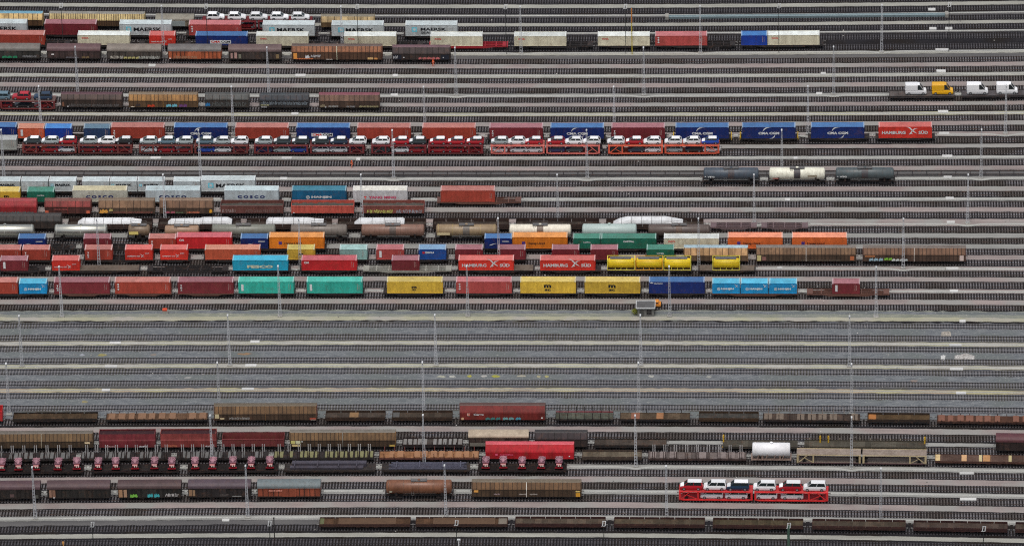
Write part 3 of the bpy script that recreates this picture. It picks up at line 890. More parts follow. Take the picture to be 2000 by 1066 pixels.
def tank_container(px0, px1, Y0, place, k):
    pxc = (px0 + px1) / 2; X, Y = spot(pxc, Y0, 2.3); L, H, W = 6.06, 2.5, 2.44
    t = thing('tank_container', (X, Y, 1.3), slope(X, Y0), 'yellow tank container in open frame', 'tank container', 'yellow tank containers', place, pxc)
    m = pm('tank_yellow', (246, 184, 24), 1.3, rough=.4, grime=.3, rust=.1); mf = pm('frame_yellow' if k != 1 else 'frame_ochre', (244, 190, 70) if k != 1 else (206, 150, 46), 1.5, grime=.35)
    part('barrel', cached('tkb', lambda: barrel(1.1, L - .32, 24, .16)), t, m, (0, 0, 1.28))
    def fr():
        b = MB(); h, w = L / 2, W / 2
        for sx in (-1, 1):
            for sy in (-1, 1): b.box(*sorted((sx * h, sx * (h - .14))), *sorted((sy * w, sy * (w - .14))), 0, H)
            for z in (.02, H - .14): b.box(*sorted((sx * h, sx * (h - .12))), -w + .14, w - .14, z, z + .12)
            b.bar((sx * (h - .06), -w + .1, .1), (sx * (h - .06), w - .1, H - .1), .08)
        for sy in (-1, 1):
            b.box(-h + .14, h - .14, *sorted((sy * w, sy * (w - .12))), .02, .14); b.box(-h + .14, h - .14, *sorted((sy * w, sy * (w - .09))), H - .12, H - .02)
            for x in (-1.3, 0, 1.3): b.bar((x, sy * (w - .06), .14), (x, sy * (w - .3), .62), .08)
        return b.mesh('frame')
    part('frame', cached('tkf', fr), t, mf)
    b = MB(); b.box(-2.4, 2.2, -.35, .75, H - .1, H - .06); b.cyl((.4, -.1, H - .02), .28, .18, 'z', 12)
    part('walkway', cached('tkw', lambda: b.mesh('walkway')), t, STEEL)
    return t


# ------------------------------------------------------------------ car carriers
def carrier_section(x0, x1, left_end, right_end):
    b = MB()
    for y in (-1.36, 1.36):
        b.box(x0, x1, y - .06, y + .06, 2.18, 2.34)
        for k in range(3):
            x = (x0 + .22, x1 - .22, x0 + (x1 - x0) * (.26 if left_end else .74))[k]
            b.box(x - (.2 if k < 2 else .16), x + (.2 if k < 2 else .16), y - .065, y + .065, .45, 2.16)
        if left_end: b.bar((x0 + .5, y, .6), (x0 + 2.2, y, 2.15), .14); b.bar((x0 + (x1 - x0) * .26 - .1, y, .5), (x0 + 1.6, y, 1.6), .1)
        if right_end: b.bar((x1 - .5, y, .6), (x1 - 2.2, y, 2.15), .14); b.bar((x1 - (x1 - x0) * .26 + .1, y, .5), (x1 - 1.6, y, 1.6), .1)
    return b


def car_carrier(px0, px1, Y0, place, look, c, cut=.5, deckc=None, one=False, sill=None):
    t, L = wagon_root('car_carrier', px0, px1, Y0, look, 'car carrier', place, 'double-deck car carrier wagons')
    h = L / 2; m = pm('carrier_%d_%d_%d' % c, c, 1.3, rough=.6, grime=.5, rust=.25); md = pm('carrier_deck_%d_%d_%d' % (deckc or c), deckc or c, 1.0, rough=.75, grime=.7, rust=.35)
    xm = -h + L * cut
    secs = [(-h, h, 1, 1)] if one else [(-h, xm - .18, 1, 0), (xm + .18, h, 0, 1)]
    for (a, b_, le, re) in secs:
        part('side_frame', carrier_section(a, b_, le, re).mesh('side_frame'), t, m)
        for y in (-1.36, 1.36):
            b = MB(); b.prism_y([(a, .5), (a + .9, .22), (b_ - .9, .22), (b_, .5), (b_, .66), (b_ - .9, .46), (a + .9, .46), (a, .66)], y - .05, y + .05)
            part('sill', b.mesh('sill'), t, pm('carrier_sill_%d_%d_%d' % (sill or c), sill or c, 1.2, rough=.6, grime=.6, rust=.3))
        b = MB(); b.box(a, b_, -1.3, 1.3, 2.24, 2.3)
        for y in (-.75, .75): b.box(a, b_, y - .3, y + .3, 2.3, 2.34)
        part('upper_deck', b.mesh('upper_deck'), t, md)
        b = MB(); b.box(a, b_, -1.3, 1.3, .2, .28); part('lower_deck', b.mesh('lower_deck'), t, md)
    if not one:
        b = MB(); b.box(xm - .18, xm + .18, -.5, .5, .5, .9); part('joint', b.mesh('joint'), t, BLACKISH)
    for x in ((-h + 1.6, h - 1.6) if one else (-h + 1.6, xm - .9, xm + .9, h - 1.6)):
        part('wheelset', cached('smallaxle', lambda: small_axle()), t, BLACKISH, (x, 0, 0))
    for s in (-1, 1):
        for y in (-.87, .87):
            o = part('buffer', cached('buffer', buffer_mesh), t, STEEL, (s * h, y, .9))
            if s < 0: o.rotation_euler = (0, 0, math.pi)
    return t, L


def small_axle():
    b = MB(); b.cyl((0, 0, .37), .06, 1.6, 'y', 8)
    for y in (-.72, .72): b.cyl((0, y, .37), .37, .13, 'y', 14)
    return b.mesh('wheelset')


# ------------------------------------------------------------------ cars and vans (modelled facing -x)
def car_meshes(kind):
    """returns dict of meshes; kinds: hatch, suv, mpv, van"""
    P = {'hatch': dict(L=4.0, W=1.7, H=1.52, belt=.98, hood=.86, xh=-.75, ws=(-1.2, -.34), rs=(1.42, 1.86), wb=1.26, r=.31),
         'suv': dict(L=4.3, W=1.8, H=1.62, belt=1.0, hood=.95, xh=-.9, ws=(-.95, -.25), rs=(1.6, 2.0), wb=1.32, r=.35),
         'mpv': dict(L=4.75, W=1.85, H=1.88, belt=1.12, hood=1.0, xh=-1.25, ws=(-1.5, -.7), rs=(2.15, 2.3), wb=1.5, r=.34),
         'van': dict(L=4.95, W=1.95, H=2.55, belt=1.25, hood=1.12, xh=-1.55, ws=(-1.75, -.85), rs=(2.4, 2.46), wb=1.65, r=.36)}[kind]
    h, w = P['L'] / 2, P['W'] / 2; out = {'P': P}
    zb, belt, hd, H = .2, P['belt'], P['hood'], P['H']
    st = [(-h, .36, .6, .8), (-h + .12, .26, hd - .16, .93), (-h + .45, .2, hd - .06, 1), (P['ws'][0], .2, hd + .02, 1), (P['ws'][0] + .3, .2, belt, 1), (h - .5, .2, belt, 1), (h - .12, .25, belt - .04, .97), (h, .36, belt - .2, .9)]
    rings = []
    for x, a, z, k in st:
        W_ = w * k; zm = a + (z - a) * .62
        rings.append([(x, -W_ * .94, a), (x, -W_, a + (z - a) * .3), (x, -W_, zm), (x, -W_ * .9, z), (x, W_ * .9, z), (x, W_, zm), (x, W_, a + (z - a) * .3), (x, W_ * .94, a)])
        # bonnet skin, slightly proud of the body
    b = MB()
    for i in (1, 2):
        x0, _, z0, k0 = st[i]; x1, _, z1, k1 = st[i + 1]
        b.quad([(x0, -w * .86 * k0, z0 + .02), (x1, -w * .86 * k1, z1 + .02), (x1, w * .86 * k1, z1 + .02), (x0, w * .86 * k0, z0 + .02)])
    out['bonnet'] = b.mesh('bonnet', fix=False)
    x1, x2 = P['ws']; x3, x4 = P['rs']; wb, wt = w * .9, w * .74; zr = H - .06
    A = [(x1, -wb, belt - .03), (x4, -wb, belt - .03), (x4, wb, belt - .03), (x1, wb, belt - .03)]
    T = [(x2, -wt, zr), (x3, -wt, zr), (x3, wt, zr), (x2, wt, zr)]
    b = MB(); b.quad([A[0], A[3], T[3], T[0]]); out['windscreen'] = b.mesh('windscreen', fix=False)
    b = MB(); b.quad([A[1], A[2], T[2], T[1]]); out['rear_window'] = b.mesh('rear_window', fix=False)
    sides = {}
    b = MB(); b.quad([A[0], A[1], T[1], T[0]]); out['side_window'] = b.mesh('side_window', fix=False)
    b = MB(); b.quad([A[3], A[2], T[2], T[3]]); out['side_window2'] = b.mesh('side_window', fix=False)
    b = MB()
    b.loft([[(x2 - .04, -wt * 1.03, zr - .02), (x2 + .1, -wt * .96, H), (x2 + .1, wt * .96, H), (x2 - .04, wt * 1.03, zr - .02)],
            [(x3 + .06, -wt * 1.03, zr - .02), (x3 - .08, -wt * .96, H), (x3 - .08, wt * .96, H), (x3 + .06, wt * 1.03, zr - .02)]])
    out['roof'] = b.mesh('roof')
    b = MB()
    b.loft(rings)  # pillars belong to the body shell
    for s in (-1, 1):
        b.bar((x1, s * wb, belt - .03), (x2, s * wt, zr), .07); b.bar((x4, s * wb, belt - .03), (x3, s * wt, zr), .16)
        f = .5; b.bar((x1 + (x4 - x1) * f, s * wb * 1.01, belt - .02), (x2 + (x3 - x2) * (f - .04), s * wt * 1.01, zr), .08)
    out['body'] = b.mesh('body')
    if kind == 'van':  # closed load space behind the cab
        xs = -.35
        b = MB(); b.loft([[(xs, -w * .97, belt - .04), (xs, -w * .9, H - .1), (xs, -w * .8, H + .02), (xs, w * .8, H + .02), (xs, w * .9, H - .1), (xs, w * .97, belt - .04)],
                          [(x4, -w * .97, belt - .04), (x4 - .04, -w * .9, H - .1), (x4 - .06, -w * .8, H + .02), (x4 - .06, w * .8, H + .02), (x4 - .04, w * .9, H - .1), (x4, w * .97, belt - .04)]])
        out['cargo_box'] = b.mesh('cargo_box')
    b = MB(); b.cyl((0, 0, 0), P['r'], .2, 'y', 14); b.cyl((0, -.105, 0), P['r'] * .62, .02, 'y', 12, 1); b.cyl((0, .105, 0), P['r'] * .62, .02, 'y', 12, 1)
    out['wheel'] = b.mesh('wheel', (TYRE, sp('wheel_cover', (165, 168, 170), 1.0, rough=.35, metal=.4, grime=.1)))
    return out


CARC = {'white': (222, 224, 222), 'silver': (150, 160, 160), 'red': (165, 25, 38), 'dark': (48, 58, 62), 'black': (26, 28, 32), 'blue': (25, 70, 165), 'greyblue': (92, 116, 128),
        'maroon': (110, 24, 36), 'navy': (26, 40, 90), 'yellow': (246, 166, 24), 'darkblue': (28, 50, 72), 'deepred': (128, 20, 28)}
CARL = {'white': 'white', 'silver': 'silver', 'red': 'red', 'dark': 'dark grey', 'black': 'black', 'blue': 'blue', 'greyblue': 'grey blue', 'maroon': 'maroon', 'navy': 'navy', 'yellow': 'yellow', 'darkblue': 'dark blue', 'deepred': 'deep red'}
KINDL = {'hatch': 'hatchback', 'suv': 'tall estate car', 'mpv': 'people carrier', 'van': 'high-roofed panel van'}


def car(px, Y0, z, kind, c, place, flip=False, film=True, dy=0.0):
    X, Y = spot(px, Y0, z + .6); Y += dy
    cm = cached(('car', kind), lambda: car_meshes(kind)); P = cm['P']
    t = thing('panel_van' if kind == 'van' else 'parked_car', (X, Y, z), slope(X, Y0) + (math.pi if flip else 0), f'{CARL[c]} {KINDL[kind]}', 'van' if kind == 'van' else 'car', 'vehicles carried by the trains', place, px)
    m = pm('car_' + c, CARC[c], 1.2, rough=.25, grime=.03, rust=0, coat=.6)
    mt = FILM if film else m
    part('body', cm['body'], t, m); part('bonnet', cm['bonnet'], t, mt); part('roof', cm['roof'], t, mt)
    part('windscreen', cm['windscreen'], t, GLASS)
    if kind == 'van': part('cargo_box', cm['cargo_box'], t, m)
    part('rear_window', cm['rear_window'], t, GLASS)
    part('side_window', cm['side_window'], t, GLASS); part('side_window', cm['side_window2'], t, GLASS)
    for sx in (-1, 1):
        for sy in (-1, 1):
            o = bpy.data.objects.new('wheel', cm['wheel']); COL.objects.link(o); o.parent = t; o.location = (sx * P['wb'], sy * (P['W'] / 2 - .09), P['r'])
    return t


# ------------------------------------------------------------------ other loads
def tractor(px, Y0, place):
    X, Y = spot(px, Y0, 2.2); jr = random.Random(px)
    t = thing('farm_tractor', (X, Y + jr.uniform(-.12, .12), 1.42), slope(X, Y0) + jr.uniform(-.07, .07), 'red farm machine with pinkish fan-shaped top', 'tractor', 'red farm machines on flat wagons', place, px)
    red = pm('tractor_red', (140, 22, 34), 1.05, rough=.35, grime=.25, rust=.05); pink = sp('faded_pink_top', (178, 132, 142), 1.0, rough=.6, grime=.4, rust=.05); dk = BLACKISH
    def body():
        b = MB(); b.loft([[(-.55, -1.3, .45), (.55, -1.3, .45), (.5, -1.3, 1.15), (-.5, -1.3, 1.15)], [(-.62, -1.05, .4), (.62, -1.05, .4), (.56, -1.05, 1.35), (-.56, -1.05, 1.35)], [(-.62, 1.3, .4), (.62, 1.3, .4), (.56, 1.3, 1.42), (-.56, 1.3, 1.42)]])
        b.box(-.85, .85, -1.42, -1.2, .38, .6); return b.mesh('body')
    part('body', cached('trb', body), t, red)
    def top():
        b = MB()
        for k in range(7):
            a = R(30 + 20 * k); b.bar((0, -.5, 1.56), (1.5 * math.cos(a) * .62, -.5 + 2.0 * math.sin(a), 1.72), .14)
        b.box(-.75, .75, 1.2, 1.32, 1.45, 1.75); b.box(-.2, .2, -.7, -.3, 1.4, 1.6); return b.mesh('rake')
    part('rake', cached('trt', top), t, pink)
    def hood():
        b = MB(); b.box(-.74, .74, -.95, 1.3, 1.43, 1.48); return b.mesh('bonnet')
    part('bonnet', cached('trk', hood), t, sp('dusty_maroon', (112, 74, 86), 1.0, rough=.7))
    def grille():
        b = MB()
        for k in range(4): b.box(-.48, .48, -1.335, -1.305, .55 + .14 * k, .61 + .14 * k)
        return b.mesh('grille')
    part('grille', cached('trg', grille), t, dk)
    lamp = sp('lamp_glass', (250, 240, 220), 1.0, rough=.1, grime=0, rust=0)
    def hl():
        b = MB(); b.cyl((0, 0, 0), .14, .06, 'y', 12); return b.mesh('headlight')
    for x in (-.05, .38): part('headlight', cached('trh', hl), t, lamp, (x, -1.35, 1.0))
    def wh():
        b = MB(); b.cyl((0, 0, 0), .42, .26, 'x', 16); b.cyl((0, 0, 0), .2, .3, 'x', 10); return b.mesh('wheel')
    for x in (-.75, .75):
        for y in (-.85, .9): part('wheel', cached('trw', wh), t, TYRE, (x, y, .42))


def white_load(px0, px1, Y0, place, pts, look, ztop):
    """long load wrapped in white sheeting; pts: (fraction, low, high) side outline"""
    pxc = (px0 + px1) / 2; X, Y = spot(pxc, Y0, 2.0); L = (px1 - px0) * depth(Y, 2) / F
    b = MB(); rings = []
    for f, lo, hi in pts:
        x = (f - .5) * L; z0, z1 = 1.42 + lo * (ztop - 1.42), 1.42 + hi * (ztop - 1.42); w = 1.22
        m = (z1 - z0)
        rings.append([(x, -w, z0), (x, -w * 1.02, z0 + m * .6), (x, -w * .8, z0 + m * .92), (x, 0, z1), (x, w * .8, z0 + m * .92), (x, w * 1.02, z0 + m * .6), (x, w, z0)])
    b.loft(rings)
    sheet = sp('grubby_white_sheet', (232, 234, 234), 1.0, rough=.6, grime=.4, rust=.06, bay=.14)
    o = thing('covered_load', (X, Y, 0), slope(X, Y0), look, 'covered load', 'white sheeted loads', place, pxc)
    part('sheet', b.mesh('sheet'), o, sheet)
    def ring_at(f, k=1.0):
        for (f0, l0, h0), (f1, l1, h1) in zip(pts, pts[1:]):
            if f0 <= f <= f1:
                u = (f - f0) / max(1e-6, f1 - f0); lo, hi = l0 + (l1 - l0) * u, h0 + (h1 - h0) * u
        z0, z1 = 1.42 + lo * (ztop - 1.42), 1.42 + hi * (ztop - 1.42) + .03; w = 1.25; m = z1 - z0
        return [(-w, z0), (-w * 1.02, z0 + m * .6), (-w * .8, z0 + m * .92), (0, z1), (w * .8, z0 + m * .92), (w * 1.02, z0 + m * .6), (w, z0)]
    n = max(3, int(L / 2.3))
    for i in range(n):
        f = .12 + .72 * i / (n - 1); b = MB(); r_ = ring_at(f); x = (f - .5) * L
        b.loft([[(x - .045, y, z) for y, z in r_], [(x + .045, y, z) for y, z in r_]]); part('strap', b.mesh('strap'), o, STEEL)


# ------------------------------------------------------------------ masts, posts, small things
def mast_meshes(H=12.3):
    b = MB(); wb, wt = .3, .1; zt = H - .5
    def P(sx, sy, z):
        k = wb + (wt - wb) * z / zt; return (sx * k, sy * k, z)
    for sx in (-1, 1):
        for sy in (-1, 1): b.bar(P(sx, sy, .2), P(sx, sy, zt), .07)
    n = 16
    for k in range(n + 1):
        z = .25 + (zt - .25) * k / n
        for p, q in (((-1, -1), (1, -1)), ((1, -1), (1, 1)), ((1, 1), (-1, 1)), ((-1, 1), (-1, -1))):
            b.bar(P(*p, z), P(*q, z), .042)
            if k < n and k % 2 == 0: b.bar(P(*p, z), P(*q, z + (zt - .25) / n), .028)
    lat = b.mesh('lattice', fix=False)
    b = MB(); b.cyl((0, 0, zt + .3), .1, .7, 'z', 8)
    b.box(-.16, .16, -.4, .4, zt + .55, zt + .66); b.box(-.13, .13, -.38, -.1, zt + .47, zt + .545); b.box(-.13, .13, .1, .38, zt + .47, zt + .545)
    lamp = b.mesh('lamp_head')
    b = MB(); b.box(-.55, .55, -.55, .55, -.05, .22); base = b.mesh('footing')
    return lat, lamp, base


def mast(px, Y0, place, H=12.3):
    X, Y = spot(px, Y0, 0)
    t = thing('lamp_mast', (X, Y, 0.03), 0, 'slender grey lattice lamp mast', 'lamp mast', 'lattice lamp masts', place, px)
    a, b, c = cached(('mast', H), lambda: mast_meshes(H))
    part('lattice', a, t, GALV); part('lamp_head', b, t, sp('lamp_head_white', (206, 208, 208), 1.0, grime=.1)); part('footing', c, t, CONC)
    return X, Y


def marker_post(px, py, H, place, c=(52, 56, 54), w=.2, look='dark marker post with white striped board'):
    Y0 = ground_y(py); X, Y = spot(px, Y0, H)
    t = thing('marker_post', (X, Y, 0), 0, look, 'marker post', 'dark posts with white boards', place, px)
    b = MB(); b.cyl((0, 0, H / 2), w / 2, H, 'z', 8); part('pole', b.mesh('pole'), t, sp('pole_%d_%d_%d' % c, c, 1.0, grime=.4))
    def bd():
        b = MB()
        for dx in (-.34, .2): b.loft([[(dx, -.22, -.55), (dx + .2, -.22, -.55), (dx + .2, -.16, -.55), (dx, -.16, -.55)], [(dx + .12, -.22, .5), (dx + .32, -.22, .5), (dx + .32, -.16, .5), (dx + .12, -.16, .5)]])
        b.box(-.25, .5, -.2, -.17, .5, .62); b.box(-.45, .3, -.2, -.17, -.66, -.56)
        return b.mesh('board')
    part('board', cached('board', bd), t, WHITE, (0, 0, H + .1))
# ================================================================== the setting
XA, XB = -185.0, 172.0
GROUND = ground_mat('dark_ballast', col((20, 19, 22), .95), col((48, 46, 49), .95), .5, 7, (.2, 1, 1), extra=col((36, 31, 28), .95), speck=col((78, 75, 74), .95))
g = MB(); g.quad([(-1500, -1500, 0), (1500, -1500, 0), (1500, 1500, 0), (-1500, 1500, 0)])
setting('ground', g.mesh('ground', (GROUND,), fix=False))
PATHM = {
    'p': ground_mat('pinkish_path', col((124, 114, 111), .95), col((170, 157, 152), .95), .5, 7, extra=col((150, 148, 143), .95)),
    'g': ground_mat('grey_path', col((122, 122, 117), .95), col((166, 165, 160), .95), .5, 7),
    'l': ground_mat('pale_path', col((132, 131, 123), .95), col((178, 177, 167), .95), .6, 6),
    'y': ground_mat('sandy_path', col((140, 139, 120), .95), col((184, 181, 154), .95), .5, 6, extra=col((166, 162, 152), .95)),
    'o': ground_mat('tan_path', col((146, 132, 112), .95), col((182, 164, 140), .95), .5, 6, extra=col((172, 166, 130), .95)),
    'd': ground_mat('grey_chippings', col((78, 77, 78), .95), col((112, 110, 108), .95), .5, 6),
    'v': ground_mat('bluish_gravel', col((78, 83, 89), .95), col((136, 139, 140), .95), 1.5, 8, (.3, 1, 1), extra=col((106, 111, 110), .95), speck=col((176, 176, 168), .95)),
    'e': ground_mat('weedy_gravel', col((104, 110, 98), .95), col((156, 156, 142), .95), 1.2, 7, (.3, 1, 1), extra=col((128, 131, 124), .95), speck=col((184, 182, 168), .95)),
    'b': ground_mat('track_bed', col((62, 63, 68), .95), col((104, 105, 108), .95), 1.2, 8, (.4, 1, 1), extra=col((84, 82, 76), .95), speck=col((132, 132, 130), .95)),
    'c': ground_mat('pale_concrete', col((148, 148, 143), .95), col((192, 192, 185), .95), .8, 7),
}
rnd = random.Random(3)


def strip(name, py, wpx, mat, z=.05, rough=.075, bulges=(), step=1.4, kind='structure', wob=0.0, xr=None):
    Y0 = ground_y(py); hw = wpx / 2 * (ground_y(py - .5) - ground_y(py + .5))
    b = MB(); x = (xr or (XA, XB))[0]; ph = rnd.uniform(0, 50); prev = 0.0
    while x <= (xr or (XA, XB))[1] + .01:
        y = bend(x, Y0)
        for bx in bulges: y -= .75 * math.exp(-((x - bx) / 2.2) ** 2)
        y += wob * (math.sin(x * .21 + ph) * .6 + math.sin(x * .083 + ph * 2))
        a, c = hw + rnd.uniform(-rough, rough), hw + rnd.uniform(-rough, rough)
        b.v += [(x, y - a - .1, .0), (x, y - a, z), (x, y + c, z), (x, y + c + .1, .0)]
        x += step
    n = len(b.v) // 4
    for i in range(n - 1):
        for k in range(3):
            j = i * 4 + k; b.f.append((j, j + 4, j + 5, j + 1)); b.m.append(0)
    return setting(name, b.mesh(name, (mat,), fix=False), kind)


# --- masts first, their foundations bend the cable troughs
MASTS = {106: [-30, 320, 669, 1018, 1368, 1722], 187: [152, 525, 891, 1258, 1628], 264: [81, 456, 830, 1200, 1578, 1964], 349.5: [8, 392, 769, 1147, 1527, 1916],
         437: [323, 708, 1090, 1473, 1890], 523: [194, 587, 975, 1365, 1764], 617: [121, 547, 914, 1308, 1711], 713: [43, 449, 852, 1252, 1659],
         806: [18, 429, 828, 1248, 1663], 910: [415, 829, 1242, 1663], 1009: [69, 484, 871, 1302, 1720]}
MX = {}
rows_words = ['top', 'second', 'third', 'fourth', 'fifth', 'sixth', 'seventh', 'eighth', 'ninth', 'tenth', 'bottom']
for k, (py, xs) in enumerate(MASTS.items()):
    MX[py] = []
    for px in xs:
        X, Y = mast(px, ground_y(py), f'in the {rows_words[k]} mast row')
        MX[py].append(X)

# --- paths between the tracks: (y, width, material)
for py, w, m in [(-30, 7, 'g'), (-8, 6, 'g'), (13, 6, 'l'), (32, 5, 'd'), (49, 5.5, 'l'), (66, 4, 'd'), (106, 5, 'l'), (112.5, 6, 'd'), (130, 7, 'p'), (149, 6, 'l'), (167.5, 7.5, 'p'), (187, 6, 'g'),
                 (205, 6.5, 'p'), (224, 5.5, 'y'), (243, 7, 'p'), (264, 8, 'p'), (287, 6.5, 'p'), (309, 6, 'g'), (329.5, 7.5, 'p'), (349.5, 5.5, 'g'), (369.5, 8, 'p'), (389.5, 6, 'g'),
                 (409.5, 8, 'p'), (434.5, 13, 'p'), (459.5, 8, 'g'), (480.5, 8, 'g'), (501.5, 8, 'p'), (523, 7.5, 'p'), (544, 8, 'p'), (566.5, 7, 'p'), (588, 8.5, 'p'),
                 (837, 9.5, 'p'), (862, 6, 'g'), (886, 6, 'g'), (910, 8, 'g'), (934.5, 10, 'p'), (959, 8, 'g'), (984.5, 10, 'p'), (1009, 8, 'g'), (1043.5, 7, 'l'), (1092, 8, 'g')]:
    strip('path', py, w, PATHM[m], .05)
strip('track_slab', 339.5, 10.5, PATHM['d'], .06, rough=.03)
# thin concrete cable troughs along the mast rows
for py, off, m, w in [(106, -1.5, 'c', 2.0), (187, 1.0, 'c', 1.8), (224, .5, 'c', 1.6), (264, 1.5, 'c', 1.6), (309, 0, 'c', 2.2), (349.5, 0, 'c', 2.4), (389.5, 0, 'c', 2.4), (437, 1.0, 'c', 2.0), (523, 1, 'c', 2.0),
                      (567, 1, 'c', 2.4), (910, .5, 'c', 2.4), (958.5, 0, 'c', 2.2), (1008, 1, 'c', 2.0), (149, 0, 'c', 1.4), (32, -.5, 'c', 1.6), (66, 0, 'c', 1.6)]:
    strip('cable_trough', py + off, w, PATHM[m], .14, rough=.015, bulges=MX.get(py, ()), step=.7)
# gravel field in the lower middle
strip('track_bed', 720, 188, PATHM['b'], .015, rough=.4)
strip('weedy_verge', 615, 19, PATHM['e'], .03, rough=.25, wob=.06)
strip('sandy_path', 621.5, 6.5, PATHM['y'], .06, rough=.2, wob=.1)
strip('pale_verge', 609.5, 5, PATHM['v'], .055, rough=.2, wob=.12)
for py, w in [(645.5, 12), (691.5, 12), (736, 11), (783, 12), (808, 12)]:
    strip('gravel_strip', py, w, PATHM['v'], .045, rough=.3)
for py, w, m in [(669, 6.5, 'y'), (713.5, 6.5, 'y'), (760.5, 6, 'o')]:
    strip('path', py, w, PATHM[m], .06, rough=.14)
    strip('cable_trough', py + .3, 1.8, PATHM['c' if m == 'y' else 'l'], .12, rough=.02, bulges=MX.get(py, ()), step=.7)
# dark plain ballast at the foot of the picture
strip('grey_verge', 1018, 9, PATHM['d'], .03, rough=.3, xr=(XA, x_at(640, ground_y(1018))))

# --- railway tracks
TRACKS = [-40, -18, 3, 22, 40, 57, 76, 95.5, 120, 140, 158, 177, 196, 213.5, 233, 252.5, 276, 299, 319, 339.5, 359.5, 379.5, 399.5, 420, 449, 470, 490.5, 512, 533, 555.5, 577.5, 598.5,
          635.5, 658, 680, 702.5, 725, 747, 771.5, 794.5, 822, 850, 874, 898, 922, 947, 971.5, 998.5, 1029, 1058, 1076, 1110]
SLEEP = {'n': ground_mat('sleeper_concrete', col((90, 88, 91), .95), col((132, 128, 129), .95), 1.2, 9, (1, .3, 1), extra=col((84, 79, 76), .95)),
         'd': ground_mat('sleeper_dark', col((60, 59, 62), .95), col((96, 93, 96), .95), 1.2, 9, (1, .3, 1)),
         'l': ground_mat('sleeper_grey', col((100, 99, 103), .95), col((132, 130, 131), .95), 1.2, 9, (1, .3, 1))}
RAILM = sp('rail_steel', (74, 66, 62), .9, rough=.5, grime=.4, rust=.5, metal=.2)
RAILD = sp('rail_dark', (40, 38, 40), .9, rough=.6, grime=.4, rust=.2)
for i, py in enumerate(TRACKS):
    Y0 = ground_y(py)
    t = bpy.data.objects.new('railway_track', None); COL.objects.link(t); t['kind'] = 'structure'
    wide = abs(py - 339.5) < .1
    kind = 'd' if (py < 100 or py > 1015) else ('l' if 626 < py < 810 else 'n')
    st = 3.3 if wide else .625 * rnd.uniform(.97, 1.04)
    b = MB(); x = XA + rnd.uniform(0, .6)
    while x < XB:
        y = bend(x, Y0) + rnd.uniform(-.04, .04); hw = .105 if wide else .145
        x0 = x + rnd.uniform(-.03, .03); z = .075 + rnd.uniform(0, .02)
        k = len(b.v)
        b.v += [(x0 - hw, y - 1.3, 0), (x0 + hw, y - 1.3, 0), (x0 + hw, y + 1.3, 0), (x0 - hw, y + 1.3, 0), (x0 - hw, y - 1.28, z), (x0 + hw, y - 1.28, z), (x0 + hw, y + 1.28, z), (x0 - hw, y + 1.28, z)]
        for q in ((4, 5, 6, 7), (0, 1, 5, 4), (1, 2, 6, 5), (2, 3, 7, 6), (3, 0, 4, 7)): b.f.append(tuple(k + j for j in q)); b.m.append(0)
        x += st
    o = part('sleepers', b.mesh('sleepers', (RAILD if wide else SLEEP[kind],), fix=False), t, kind='stuff')
    if wide:   # continuous slab strips of the braked track
        for dy in (-1.15, 1.15):
            b = MB(); x = XA
            while x < XB:
                y = bend(x, Y0) + dy; y2 = bend(x + 6, Y0) + dy
                b.loft([[(x, y - .12, .0), (x, y - .12, .12), (x, y + .12, .12), (x, y + .12, 0)], [(x + 5.98, y2 - .12, .0), (x + 5.98, y2 - .12, .12), (x + 5.98, y2 + .12, .12), (x + 5.98, y2 + .12, 0)]]); x += 6
            part('guide_beam', b.mesh('guide_beam', (RAILD,), fix=False), t)
    for dy in (-.75, .75):
        b = MB(); x = XA; n = 0
        while x <= XB:
            y = bend(x, Y0) + dy
            b.v += [(x, y - .07, .08), (x, y - .04, .2), (x, y + .04, .2), (x, y + .07, .08)]; x += 6; n += 1
        for a in range(n - 1):
            for k in range(3): j = a * 4 + k; b.f.append((j, j + 4, j + 5, j + 1)); b.m.append(0)
        part('rail', b.mesh('rail', (RAILM if kind == 'n' else RAILD,), fix=False), t)


def TY(py): return ground_y(py)


# ================================================================== trains
P1, P2, P3, P4 = 'in the topmost train', 'in second train from top', 'in third train from top', 'in fourth train from top'
P5, P5b = 'in short dark upper-left train', 'on the upper-right flat wagon'
P6, P7, P8 = 'behind the double-deck car train', 'in long double-deck car train', 'in the lone tank wagon train'
P9, P10, P11 = 'in pale grey container train', 'below the pale grey containers', 'in the coal and graffiti train'
P12, P13 = 'behind the long tank wagon train', 'in the long tank wagon train'
P14, P15, P16, P17 = 'just below the tank train', 'two rows below tank train', 'in yellow tank container row', 'in frontmost container row'
P18, P19, P20 = 'just below empty gravel tracks', 'in the red hopper train', 'in the white stake wagon train'
P21, P22, P23 = 'in the farm machine train', 'in lower-left covered wagon train', 'in the bottom train'

# --- row 1
Y = TY(57)
covered(-70, 89, Y, P1, 'beige covered wagon with pale blue roof', (206, 176, 118), (112, 160, 180), 'slide', bays=16, zt=3.9, zs=2.35, lower=(92, 66, 42))
covered(94, 288, Y, P1, 'long beige ribbed wagon with grey roof', (212, 190, 134), (146, 144, 136), 'slide', bays=40, zt=3.95, zs=2.35, lower=(92, 68, 46))
covered(302, 383, Y, P1, 'weathered beige and grey short wagon', (168, 160, 138), (150, 146, 132), 'arc', bays=6, zt=3.3, zs=2.6, marks=[(.3, .78, 1.1, 2.5, (150, 160, 158))])
car_carrier(392, 614, Y, P1, 'dark red car carrier with white cars', (110, 30, 38))
covered(624, 736, Y, P1, 'tan covered wagon with grey pipework roof', (184, 160, 114), (136, 130, 114), 'slide', bays=8, zt=3.5, zs=2.1, lower=(120, 96, 64), marks=[(.32, .36, 1.0, 2.8, (225, 215, 190))])
for px, c in [(421, 'white'), (463, 'white'), (505, 'white'), (546, 'white'), (587, 'white')]:
    car(px, Y, 2.55, 'suv', c, P1, flip=True)
